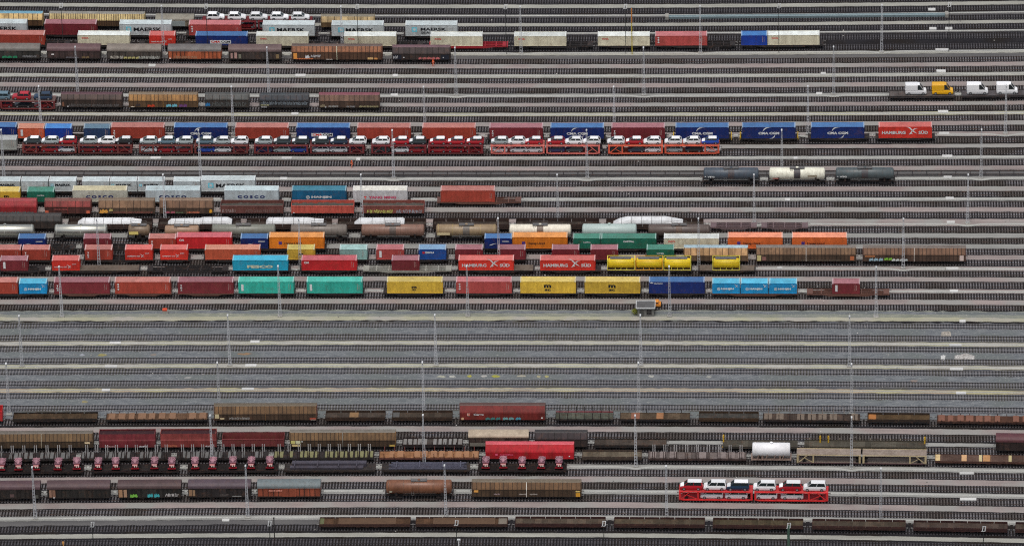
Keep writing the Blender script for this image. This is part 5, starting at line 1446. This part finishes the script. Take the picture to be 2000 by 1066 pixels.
# --- row 20
Y = TY(898)
WST = sp('stake_white', (186, 184, 182), 1.0, rough=.5, grime=.15, rust=.03)  # pale tone painted on far stakes as lit; near ones kept dark as shaded
GB = sp('slab_grey', (112, 112, 110), .95, rough=.9, grime=.6); OB = sp('slab_olive', (134, 132, 92), .85, rough=.9, grime=.5)
for k, (a, b_) in enumerate([(-60, 152), (155, 338), (342, 528), (531, 735)]):
    flat_wagon(a, b_, Y, P20, 'stake wagon with ' + ('olive slabs' if k == 3 else 'grey slabs'), (56, 52, 52), (58, 40, 40), flap=0, stakes=9 if k != 3 else 10, stake_h=1.75, stake_mat=WST, double=True, boards=(20, OB if k == 3 else GB))
flat_wagon(737, 940, Y, P20, 'stake wagon with orange planked deck', (178, 128, 90), (96, 56, 50), flap=0, stakes=10, stake_h=1.1, nearstakes=True, stake_mat=pm('stake_dark_red', (110, 60, 56)), boards=(12, sp('peach_board', (196, 144, 104), .62, rough=.9, grime=.4)))
t, L, yy = covered(945, 1126, Y, P20, 'bright red hooded wagon', (190, 26, 38), (206, 88, 98), 'hood', zt=4.15, zs=2.55, endc=(176, 24, 36), marks=[(.94, .955, 1.5, 1.75, (240, 225, 220))])
put_text(t, 'Logistics', -L / 2 + L * .17, -L / 2 + L * .31, 1.75, 2.2, yy - .03, PINKINK, .04); put_flat(t, 'square', SQUARE, -L / 2 + L * .11, 1.75, yy - .02, PINKINK, .5)
flat_wagon(1133, 1258, Y, P20, 'low-sided wagon with dusty floor', (118, 108, 92), (84, 70, 60), flap=.45)
flat_wagon(1262, 1462, Y, P20, 'stake wagon with pale grey planks', (120, 110, 106), (76, 56, 54), flap=0, stakes=9, stake_h=1.75, stake_mat=WST, double=True, boards=(10, sp('pink_grey_board', (140, 128, 124), .9, rough=.9, grime=.6)))
tank_wagon(1463, 1550, Y, P20, 'short white tank wagon on brown frame', (226, 224, 220), r=1.45, zc=2.8, mid=None, walk=False, nb=2, grime=.25, rust=.06, dome=.1, frame=pm('frame_tan', (150, 128, 116), 1.1))
car_carrier(1552, 1814, Y, P20, 'empty beige double-deck carrier', (176, 160, 124), deckc=(150, 136, 124), sill=(72, 50, 54))
flat_wagon(1822, 2030, Y, P20, 'brown flat wagon with cream deck patches', (108, 86, 76), (100, 64, 52), flap=.1, patches=[(.0, .05, (215, 190, 140)), (.26, .31, (206, 164, 120)), (.43, .46, (200, 186, 140)), (.47, .54, (196, 146, 96)), (.72, .75, (190, 176, 130))])
# --- row 21
Y = TY(922)
for k, (a, b_) in enumerate([(-12, 168), (175, 355), (363, 548), (930, 1111)]):
    flat_wagon(a, b_, Y, P21, 'dark flat wagon under farm machines', (58, 52, 50), (78, 42, 44), flap=.1, endwall=.35)
for px in [4, 36, 71, 114, 150, 192, 226, 264, 302, 336, 381, 416, 455, 491, 527, 949, 983, 1020, 1058, 1092]: tractor(px, Y, P21)
for k, (a, b_) in enumerate([(552, 738), (742, 922)]):
    flat_wagon(a, b_, Y, P21, 'flat wagon under ' + ('dark steel plates' if k == 0 else 'blue-grey steel sections'), (96, 90, 88), (88, 74, 66), flap=.1, endwall=.3)
    pxc = (a + b_) / 2 + (0 if k == 0 else 8); X, Yp = spot(pxc, Y, 1.8); L = 16.4
    sm = sp('plate_steel' if k == 0 else 'section_steel', (92, 88, 98) if k == 0 else (108, 108, 124), .9, rough=.45, grime=.5, rust=.15, metal=.3)
    b = MB(); rr = random.Random(k)
    if k == 0:
        b.box(-8.0, 7.6, -.1, 1.1, 1.42, 2.3); b.box(-8.4, 7.0, -1.1, -.15, 1.42, 1.85)
        for x in (-7.4, -2.6, 1.8, 5.6): b.box(x - .1, x + .1, -1.15, 1.13, 2.31, 2.37); b.box(x - .12, x + .12, -1.2, -1.1, 1.42, 2.0)
    else:
        for j in range(8):
            y = -1.1 + j * .3; b.box(-8 + rr.uniform(-.8, .5), 7.6 + rr.uniform(-1, .4), y - .11, y + .11, 1.42, 1.75 + .1 * (j % 3))
        for x in (-7.0, -2.2, 2.6, 6.4): b.box(x - .08, x + .08, -1.25, 1.25, 2.0, 2.06)
    solo('steel_stack', b.mesh('steel_stack', (sm,)), (X, Yp, 0), 'stack of dark steel plates' if k == 0 else 'bundle of blue-grey steel sections', 'steel load', 'steel loads on flat wagons', P21, pxc, rz=slope(X, Y))
# --- row 22
Y = TY(971.5)
DK = (60, 56, 52)
covered(-42, 84, Y, P22, 'dark wagon with reddish-grey roof', (58, 52, 48), (104, 74, 80), 'arc', zt=4.1, zs=3.05, bays=12, marks=[(.5, .57, 1.3, 2.0, (96, 76, 74)), (.9, .97, 1.0, 1.8, (86, 86, 80))])
covered(90, 220, Y, P22, 'dark wagon with two tan end doors', (58, 56, 52), (96, 72, 74), 'arc', zt=4.1, zs=3.05, bays=14, marks=[(.03, .07, 1.2, 2.9, (156, 120, 100)), (.08, .13, 1.2, 2.9, (146, 110, 90)), (.09, .12, 1.0, 1.2, (230, 230, 225))])
covered(228, 359, Y, P22, 'dark wagon with green and turquoise graffiti', (56, 54, 50), (98, 72, 72), 'arc', zt=4.1, zs=3.05, bays=14, marks=[(.01, .07, 1.1, 2.9, (166, 128, 96)), (.09, .14, 1.1, 2.9, (176, 140, 112))], graf=[(.19, .32, 1.0, 2.0, (110, 170, 66)), (.46, .67, 1.0, 2.1, (60, 160, 164)), (.75, .96, 1.2, 2.1, (190, 186, 182), 1)])
covered(365, 495, Y, P22, 'dark wagon with lavender grey roof', (62, 56, 56), (98, 80, 90), 'arc', zt=4.1, zs=3.05, bays=14, marks=[(.01, .06, 1.3, 2.8, (150, 118, 90)), (.07, .11, 1.3, 2.7, (160, 130, 100)), (.7, .85, 1.1, 1.3, (140, 140, 136))], graf=[(.5, .65, 1.2, 1.9, (96, 88, 84), 1)])
covered(500, 631, Y, P22, 'orange wagon with pale slate roof', (200, 96, 64), (126, 140, 142), 'arc', zt=4.1, zs=3.0, bays=12, graf=[(.18, .4, 2.3, 2.8, (226, 150, 130), 1)])
tank_wagon(748, 890, Y, P22, 'rust brown tank wagon with dark top', (116, 76, 54), r=1.45, zc=2.55, mid=None, nb=5, rust=.5, grime=.8, bandc=(110, 80, 60), marks=[(.07, .11, 2.0, 2.3, (160, 160, 140))])
covered(918, 1140, Y, P22, 'long brown wagon with yellow corner panels', (140, 100, 58), (124, 112, 92), 'slide', zt=4.1, zs=2.55, bays=24, pillar=(200, 196, 186), marks=[(.02, .06, 2.0, 2.5, (224, 160, 80)), (.95, .99, 1.0, 1.9, (226, 160, 50)), (.95, .99, 2.1, 2.4, (232, 190, 110))], graf=[(.43, .5, 1.4, 1.8, (180, 170, 160), 1), (.53, .6, 1.4, 1.8, (180, 170, 160), 1), (.2, .26, 1.4, 1.8, (170, 150, 150), 1)])
car_carrier(1322, 1622, Y, 'at lower right', 'bright red car carrier loaded with people carriers', (226, 40, 42), deckc=(210, 60, 64))
P22b = 'on the bright red car carrier'
for px, c in [(1350, 'red'), (1396, 'white'), (1441, 'darkblue'), (1493, 'white'), (1543, 'red'), (1591, 'white')]: car(px, Y, 2.55, 'mpv', c, P22b + "'s upper deck", film=True)
for px in [1390, 1438, 1496, 1547]: car(px, Y, .49, 'mpv', 'white', P22b + "'s lower deck", film=False)
# --- row 23
Y = TY(1029)
for k, (a, b_, f_, s_) in enumerate([(620, 996, (126, 92, 66), (104, 62, 52)), (1002, 1187, (142, 124, 104), (104, 52, 48)), (1195, 1381, (126, 112, 90), (104, 54, 48)), (1388, 1573, (116, 102, 76), (100, 54, 48)), (1582, 1773, (126, 112, 94), (104, 56, 50)), (1780, 1972, (116, 98, 88), (100, 50, 46)), (1979, 2160, (116, 104, 90), (100, 54, 48))]):
    if k == 0:
        flat_wagon(620, 806, Y, P23, 'long low wagon with greenish left end', f_, s_, flap=.35, patches=[(0, .05, (100, 104, 70))], boards=(1, sp('brown_plank', (116, 88, 64), .62, rough=.9, grime=.5)))
        flat_wagon(808, 996, Y, P23, 'long low wagon with silver cylinder end', f_, s_, flap=.35, patches=[(.9, .99, (120, 112, 100))], boards=(1, sp('brown_plank', (116, 88, 64), .62, rough=.9, grime=.5)))
    else:
        flat_wagon(a, b_, Y, P23, 'low-sided wagon with dark red rim', f_, s_, flap=.5)

# ================================================================== small things of the yard
def pit(px, py, wpx, hpx=4.5):
    Y0 = ground_y(py); X, Yp = spot(px, Y0, .1); w = wpx * depth(Yp) / F / 2; d = hpx * (ground_y(py - .5) - ground_y(py + .5)) / 2
    b = MB(); b.box(-w, w, -d, d, .0, .22); n = max(1, round(w * 2 / .9))
    for i in range(n): b.box(-w + 2 * w * i / n + .03, -w + 2 * w * (i + 1) / n - .03, -d + .04, d - .04, .22, .25)
    solo('cable_pit_cover', b.mesh('cable_pit_cover', (sp('pit_concrete', (206, 206, 202), .95, rough=.8, grime=.2, rust=0),)), (X, Yp, 0), 'white concrete cable pit cover on the path', 'pit cover', 'white cable pit covers', f'along the {"lower" if py > 620 else "upper" if py < 230 else "middle"} tracks', px)


for px, py, w in [(297, 130.5, 14), (587, 149, 20), (772, 149, 10), (304, 310, 20), (560, 310, 20), (700, 312, 8), (554, 350, 14), (1608, 147, 10), (1838, 144, 18), (1842, 222, 20), (576, 224, 14), (1844, 264, 20), (1850, 308, 20), (1851, 348.5, 16),
                  (1855, 389, 16), (1554, 310.5, 8), (1538, 391, 10), (1857, 435, 16), (1860, 524, 24), (1523, 524, 10), (1863, 567.5, 16), (225, 669.5, 22), (498, 668, 18), (217, 715, 24), (490, 714, 22), (207, 761, 16), (484, 760, 24), (1866, 671, 24), (1868, 717, 26),
                  (1877, 763, 20), (1888, 917, 28), (1891, 967, 32), (441, 1015, 14), (770, 187, 14), (1600, 186, 12), (1822, 62, 14), (1853, 62, 14), (1820, 25, 14), (1840, 103, 26), (1880, 625, 12)]:
    pit(px, py, w)


def heap(px, py, wpx, h, look, c1, c2):
    X, Yp = spot(px, ground_y(py), 0); w = wpx * depth(Yp) / F / 2; b = MB(); n, m_ = 22, 10; rr = random.Random(int(px))
    for i in range(n + 1):
        for j in range(m_ + 1):
            u, v = i / n * 2 - 1, j / m_ * 2 - 1; z = max(0, 1 - u * u) ** .6 * max(0, 1 - v * v) ** .7 * h * (.75 + .25 * math.sin(u * 4 + 1))
            b.v.append((u * w + rr.uniform(-.05, .05), v * 1.1 + rr.uniform(-.05, .05), z + (rr.uniform(-.08, .08) if z > .05 else -.02)))
    for i in range(n):
        for j in range(m_): a = i * (m_ + 1) + j; b.f.append((a, a + m_ + 1, a + m_ + 2, a + 1)); b.m.append(0)
    solo('gravel_heap', b.mesh('gravel_heap', (ground_mat('heap_%d' % px, col(c1), col(c2), 1.5, 6, (1, 1, 1)),)), (X, Yp, .03), look, 'heap', None, '', px)


heap(1884, 694.5, 40, 1.0, 'pale gravel heap between the empty tracks at right', (120, 114, 108), (206, 204, 200))
heap(1842, 695, 9, .35, 'small white rubble pile left of the gravel heap', (190, 190, 186), (225, 225, 222))
heap(1848, 649, 20, .35, 'low sandy heap above the empty gravel tracks', (140, 134, 124), (176, 170, 160))
# scattered chalky spill patches on the gravel
for k, (px, py, w, c) in enumerate([(200, 692, 16, (176, 166, 110)), (478, 691, 30, (170, 140, 110)), (862, 735.5, 16, (200, 200, 180)), (884, 735.5, 12, (206, 206, 196)), (917, 734.5, 10, (196, 190, 96)), (945, 735, 12, (206, 204, 196)), (968, 735, 16, (190, 188, 90)), (1018, 734.5, 20, (196, 190, 170)), (1052, 735, 10, (190, 184, 150)),
                                 (1068, 735, 8, (196, 190, 130)), (1272, 734, 10, (196, 196, 186)), (367, 737, 12, (180, 180, 176)), (165, 783, 14, (170, 160, 120)), (1785, 740, 16, (166, 150, 140)), (1385, 735, 12, (180, 180, 172)), (160, 692, 10, (180, 184, 190)), (300, 692, 12, (160, 150, 140))]):
    X, Yp = spot(px, ground_y(py), 0); b = MB(); rr = random.Random(k); w_ = w * .113 / 2
    b.quad([(w_ * (1 + rr.uniform(-.35, .3)) * math.cos(2 * math.pi * i / 14), .55 * (1 + rr.uniform(-.5, .3)) * math.sin(2 * math.pi * i / 14), 0) for i in range(14)])
    o = setting('spilled_gravel', b.mesh('spilled_gravel', (ground_mat('spill_%d' % k, col(c, .45), col(c, .8), 2, 5, (1, 1, 1)),), fix=False), 'stuff'); o.location = (X, Yp, .062)

# specks of rubbish and loose stones between the rails
b = MB(); rr = random.Random(21)
for k in range(420):
    py = rr.uniform(-5, 1075); Y0 = ground_y(py); x = rr.uniform(-130, 120); y = bend(x, Y0); s_ = rr.uniform(.06, .2); a = rr.uniform(0, 3)
    ca, sa = math.cos(a) * s_, math.sin(a) * s_
    b.loft([[(x + ca, y + sa, .1), (x - sa, y + ca, .1), (x - ca, y - sa, .1), (x + sa, y - ca, .1)], [(x + ca * .5, y + sa * .5, .1 + s_), (x - sa * .5, y + ca * .5, .1 + s_ * .7), (x - ca * .5, y - sa * .5, .1 + s_), (x + sa * .5, y - ca * .5, .1 + s_ * .6)]])
setting('litter', b.mesh('litter', (sp('litter_mixed', (190, 188, 182), .95, rough=.9, grime=.8, bay=1.2),)), 'stuff')

# long pale blue trough at the top right
Y0 = ground_y(36.8); X0, X1 = x_at(1306, Y0), x_at(1846, Y0)
ang = slope((X0 + X1) / 2, Y0); Xm_, Ym_ = (X0 + X1) / 2, bend((X0 + X1) / 2, Y0)
t = thing('loading_trough', (Xm_, Ym_, 0), ang, 'very long pale blue metal trough lying beside the', 'trough', None, 'top right tracks', 1576)
b = MB(); hl = (X1 - X0) / 2; b.prism_x([(-.5, .1), (.5, .1), (.55, .65), (.48, .65), (.42, .45), (-.42, .45), (-.48, .65), (-.55, .65)], -hl, hl)
part('channel', b.mesh('channel', (sp('pale_blue_metal', (134, 152, 156), .95, rough=.5, grime=.3, rust=.05),)), t)
b = MB(); b.box(-hl - .8, -hl, -.9, .9, .05, .9); part('end_block', b.mesh('end_block', (CONC,)), t)
b = MB(); b.box(hl, hl + .8, -.9, .9, .05, .9); part('end_block', b.mesh('end_block', (CONC,)), t)

# hut with tarred roof
X, Yp = spot(1261, ground_y(618), 0); sw = .113
t = thing('signal_hut', (X, Yp, 0), 0, 'small grey hut with white-edged flat roof', 'hut', None, 'below the front containers', 1261)
CONH = sp('hut_wall', (104, 104, 100), 1.2, rough=.9, grime=.6, rust=.05)
b = MB(); b.box(-1.75, 1.85, 0, 2.9, 0, 2.1); part('wall', b.mesh('wall', (CONH,)), t)
b = MB(); b.box(-2.05, 2.05, -.2, 3.05, 2.105, 2.26); part('roof', b.mesh('roof', (sp('tar_felt', (98, 98, 98), .95, rough=.95, grime=.6, rust=0),)), t)
b = MB()
for y in (-.24, 3.0): b.box(-2.1, 2.1, y, y + .1, 2.1, 2.36)
for x in (-2.12, 2.0): b.box(x, x + .12, -.13, 2.99, 2.1, 2.36)
part('roof_edge', b.mesh('roof_edge', (WHITE,)), t)
b = MB(); b.box(.25, 1.3, -.04, -.005, .6, 1.75)
w1 = part('window', b.mesh('window', (BLACKISH,)), t)
b = MB()
for x in (.2, .58, .94, 1.28): b.box(x, x + .05, -.08, -.045, .55, 1.8)
for z in (.55, 1.15, 1.76): b.box(.25, 1.3, -.06, -.043, z, z + .05)
part('frame', b.mesh('frame', (STEEL,)), w1)
b = MB(); b.box(-1.3, -.45, -.05, -.005, 0, 1.95); part('door', b.mesh('door', (sp('hut_door', (84, 86, 84), 1.0, grime=.5),)), t)
# shrub beside the hut
X, Yp = spot(1240, ground_y(614), .6)
b = MB(); rr = random.Random(5)
for i in range(420):
    a, e, r_ = rr.uniform(0, 6.283), rr.uniform(-.6, 1.5), rr.uniform(.25, .8)
    c = Vector((r_ * math.cos(a) * math.cos(e), r_ * math.sin(a) * math.cos(e), .75 + r_ * math.sin(e) * .9)); d = Vector((rr.uniform(-1, 1), rr.uniform(-1, 1), rr.uniform(-1, 1))).normalized() * .11
    e2 = d.cross(Vector((rr.uniform(-1, 1), rr.uniform(-1, 1), rr.uniform(-1, 1)))).normalized() * .07
    b.quad([c - d, c + e2, c + d, c - e2])
t = thing('shrub', (X, Yp, 0), 0, 'small yellow-green shrub at the left corner of', 'shrub', None, 'the signal hut', 1240)
part('foliage', b.mesh('foliage', (sp('yellow_leaf', (150, 156, 60), 1.0, rough=.8, grime=.5, rust=0),), fix=False), t)
b = MB()
for k in range(5): b.bar((0, 0, 0), (.4 * math.cos(k * 1.3), .4 * math.sin(k * 1.3), .8), .05)
part('stem', b.mesh('stem', (sp('bark', (80, 66, 50), 1.0, rough=.9),)), t)
# small orange track machine on the rails behind the hut
X, Yp = spot(1284, ground_y(598.5), .8)
t = thing('track_trolley', (X, Yp, .2), slope(X, ground_y(598.5)), 'small orange track machine parked right behind', 'rail machine', None, 'the signal hut', 1284)
OR = pm('machine_orange', (226, 146, 60), 1.15, grime=.3)
b = MB(); b.loft([[(-.75, y, .3), (.75, y, .3), (.75, y, .7), (.4, y, .85), (-.5, y, .85), (-.75, y, .7)] for y in (-.8, .8)]); part('body', b.mesh('body', (OR,)), t)
b = MB(); b.loft([[(-.5, y, .85), (.4, y, .85), (.28, y, 1.3), (-.45, y, 1.3)] for y in (-.7, .7)]); part('cab', b.mesh('cab', (OR,)), t)
b = MB(); b.quad([(-.4, -.72, .92), (.28, -.72, .92), (.2, -.72, 1.22), (-.38, -.72, 1.22)]); part('cab_window', b.mesh('cab_window', (GLASS,), fix=False), t)
for x in (-.6, .6): part('wheelset', cached('smallaxle', small_axle), t, BLACKISH, (x, 0, 0))
# switch cabinet with red top
X, Yp = spot(323, ground_y(611), .5)
t = thing('switch_cabinet', (X, Yp, 0), 0, 'grey switch cabinet with red and orange top by', 'cabinet', None, 'the grassy verge', 323)
b = MB(); b.box(-.65, .65, -.3, .3, 0, .75); b.box(.02, .06, -.315, -.3, .05, .7); part('body', b.mesh('body', (CONC,)), t)
b = MB(); b.box(-.6, .4, -.34, .34, .752, 1.1); part('lid', b.mesh('lid', (pm('lid_red', (196, 74, 44)),)), t)

# marker posts, top and bottom
for px in [119, 402, 697, 987, 1221, 1521, 1854]: marker_post(px, 106, 12.4, 'along the top edge', w=.14)
for px in [180, 526, 891, 1179, 1921]: marker_post(px, 1122, 12.4, 'along the bottom edge', w=.16)
marker_post(1540, 1124, 12.6, '', (84, 112, 96), .55, 'thick green marker post with white board at bottom edge')
X, Yp = spot(1234, ground_y(107.5), 6)
t = thing('clearance_pole', (X, Yp, 0), 0, 'tall thin yellow pole with orange top among', 'pole', None, 'the top container trains', 1234)
b = MB(); b.cyl((0, 0, 4.2), .11, 8.4, 'z', 8); part('pole', b.mesh('pole', (pm('pole_yellow', (206, 186, 50), 1.1),)), t)
b = MB(); b.cyl((0, 0, 10.2), .13, 3.6, 'z', 8); part('pole_top', b.mesh('pole_top', (pm('pole_orange', (216, 136, 60), 1.1),)), t)
for px, py0, H, look in [(537, 1088, 9.5, ''), (896, 1092, 4.6, 'white T-shaped post at bottom edge'), ]:
    X, Yp = spot(px, ground_y(py0), 3)
    if not look:
        b = MB(); b.cyl((0, 0, H / 2), .1, H, 'z', 8); b.box(-.3, .3, -.3, .3, 0, .2); b.box(-.16, .16, -.16, .16, H, H + .12)
        solo('plain_pole', b.mesh('plain_pole', (DARK,)), (X, Yp, 0), 'thin dark pole without a board, right of the second striped marker board', 'pole', None, 'at bottom edge', px); continue
    b = MB(); b.cyl((0, 0, H / 2), .12, H, 'z', 8); b.box(-.38, .38, -.15, .15, H, H + .3)
    solo('signal_post', b.mesh('signal_post', (WHITE,)), (X, Yp, 0), look, 'post', None, 'below the grey path', px)
X, Yp = spot(124, ground_y(1080), 2)
b = MB(); b.cyl((0, 0, 1.5), .12, 3.0, 'z', 8); b.box(-.2, .2, -.1, .1, 2.7, 3.2)
solo('warning_post', b.mesh('warning_post', (pm('post_orange', (206, 150, 84), 1.1),)), (X, Yp, 0), 'short orange post at the bottom left edge', 'post', None, '', 124)


# two yard workers in orange
def worker(px, py, place, rz):
    X, Yp = spot(px, ground_y(py), .8)
    me = bpy.data.meshes.new('body')
    V = [(0, 0, .95), (0, 0, 1.15), (0, 0, 1.38), (0, 0, 1.5), (0, -.02, 1.6), (0, -.02, 1.72), (-.19, 0, 1.42), (-.25, -.04, 1.14), (-.23, -.14, .9), (.19, 0, 1.42), (.26, .03, 1.14), (.25, -.04, .88),
         (-.1, 0, .9), (-.12, .1, .5), (-.12, .14, .08), (-.12, .02, .03), (.1, 0, .9), (.12, -.12, .5), (.13, -.14, .08), (.13, -.28, .03)]
    E = [(0, 1), (1, 2), (2, 3), (3, 4), (4, 5), (2, 6), (6, 7), (7, 8), (2, 9), (9, 10), (10, 11), (0, 12), (12, 13), (13, 14), (14, 15), (0, 16), (16, 17), (17, 18), (18, 19)]
    rad = [.15, .15, .17, .07, .1, .09, .08, .06, .05, .08, .06, .05, .1, .075, .055, .05, .1, .075, .055, .05]
    me.from_pydata(V, E, [])
    o = bpy.data.objects.new('person', me); COL.objects.link(o)
    sk = o.modifiers.new('skin', 'SKIN'); su = o.modifiers.new('sub', 'SUBSURF'); su.levels = su.render_levels = 1
    for i, v in enumerate(me.skin_vertices[0].data): v.radius = (rad[i], rad[i] * .85); v.use_root = (i == 0)
    me.materials.append(pm('hi_vis_orange', (250, 96, 40), 1.2, grime=.1, rust=0))
    o.location = (X, Yp, .05); o.rotation_euler = (0, 0, rz)
    b = MB(); b.cyl((0, -.02, 1.76), .115, .1, 'z', 12); b.cyl((0, -.05, 1.72), .14, .02, 'z', 12)
    part('helmet', b.mesh('helmet', (pm('helmet_red', (230, 90, 50), 1.2),)), o)
    b = MB(); b.box(-.19, .19, -.165, -.15, 1.08, 1.14); b.box(-.13, .13, -.2, -.185, .52, .56); part('reflective_band', b.mesh('reflective_band', (WHITE,)), o)
    o['category'] = 'person'; o['group'] = 'workers in orange'
    THINGS.append([o, 'person in orange work clothes and helmet standing', place, px])


worker(846, 130, 'beside the pink graffiti wagon', .3); worker(687, 328, 'on the track below the car train', -.6)
finish_labels()

# ================================================================== light
w = bpy.data.worlds.new('World'); sc.world = w; w.use_nodes = True
nt = w.node_tree; bg = nt.nodes['Background']
SUN_EL, SUN_AZ = R(72), R(190)
sky = nt.nodes.new('ShaderNodeTexSky'); sky.sky_type = 'NISHITA'; sky.sun_disc = False
sky.sun_elevation = SUN_EL; sky.sun_rotation = SUN_AZ; sky.dust_density = 5; sky.air_density = 1.0
hs = nt.nodes.new('ShaderNodeHueSaturation'); hs.inputs['Saturation'].default_value = .55
nt.links.new(sky.outputs[0], hs.inputs['Color']); nt.links.new(hs.outputs[0], bg.inputs['Color'])
bg.inputs['Strength'].default_value = .13
sd = bpy.data.lights.new('sun', 'SUN'); sd.energy = 1.2; sd.angle = R(20); sd.color = (1, .99, .975)
so = bpy.data.objects.new('sun', sd); COL.objects.link(so)
d = Vector((math.sin(SUN_AZ) * math.cos(SUN_EL), math.cos(SUN_AZ) * math.cos(SUN_EL), math.sin(SUN_EL)))
so.rotation_euler = d.to_track_quat('Z', 'Y').to_euler()
sc.view_settings.view_transform = 'Standard'; sc.view_settings.look = 'None'
sc.view_settings.exposure = -0.09; sc.view_settings.gamma = 1.0
sc.cycles.use_denoising = False
sc.cycles.filter_width = 1.15
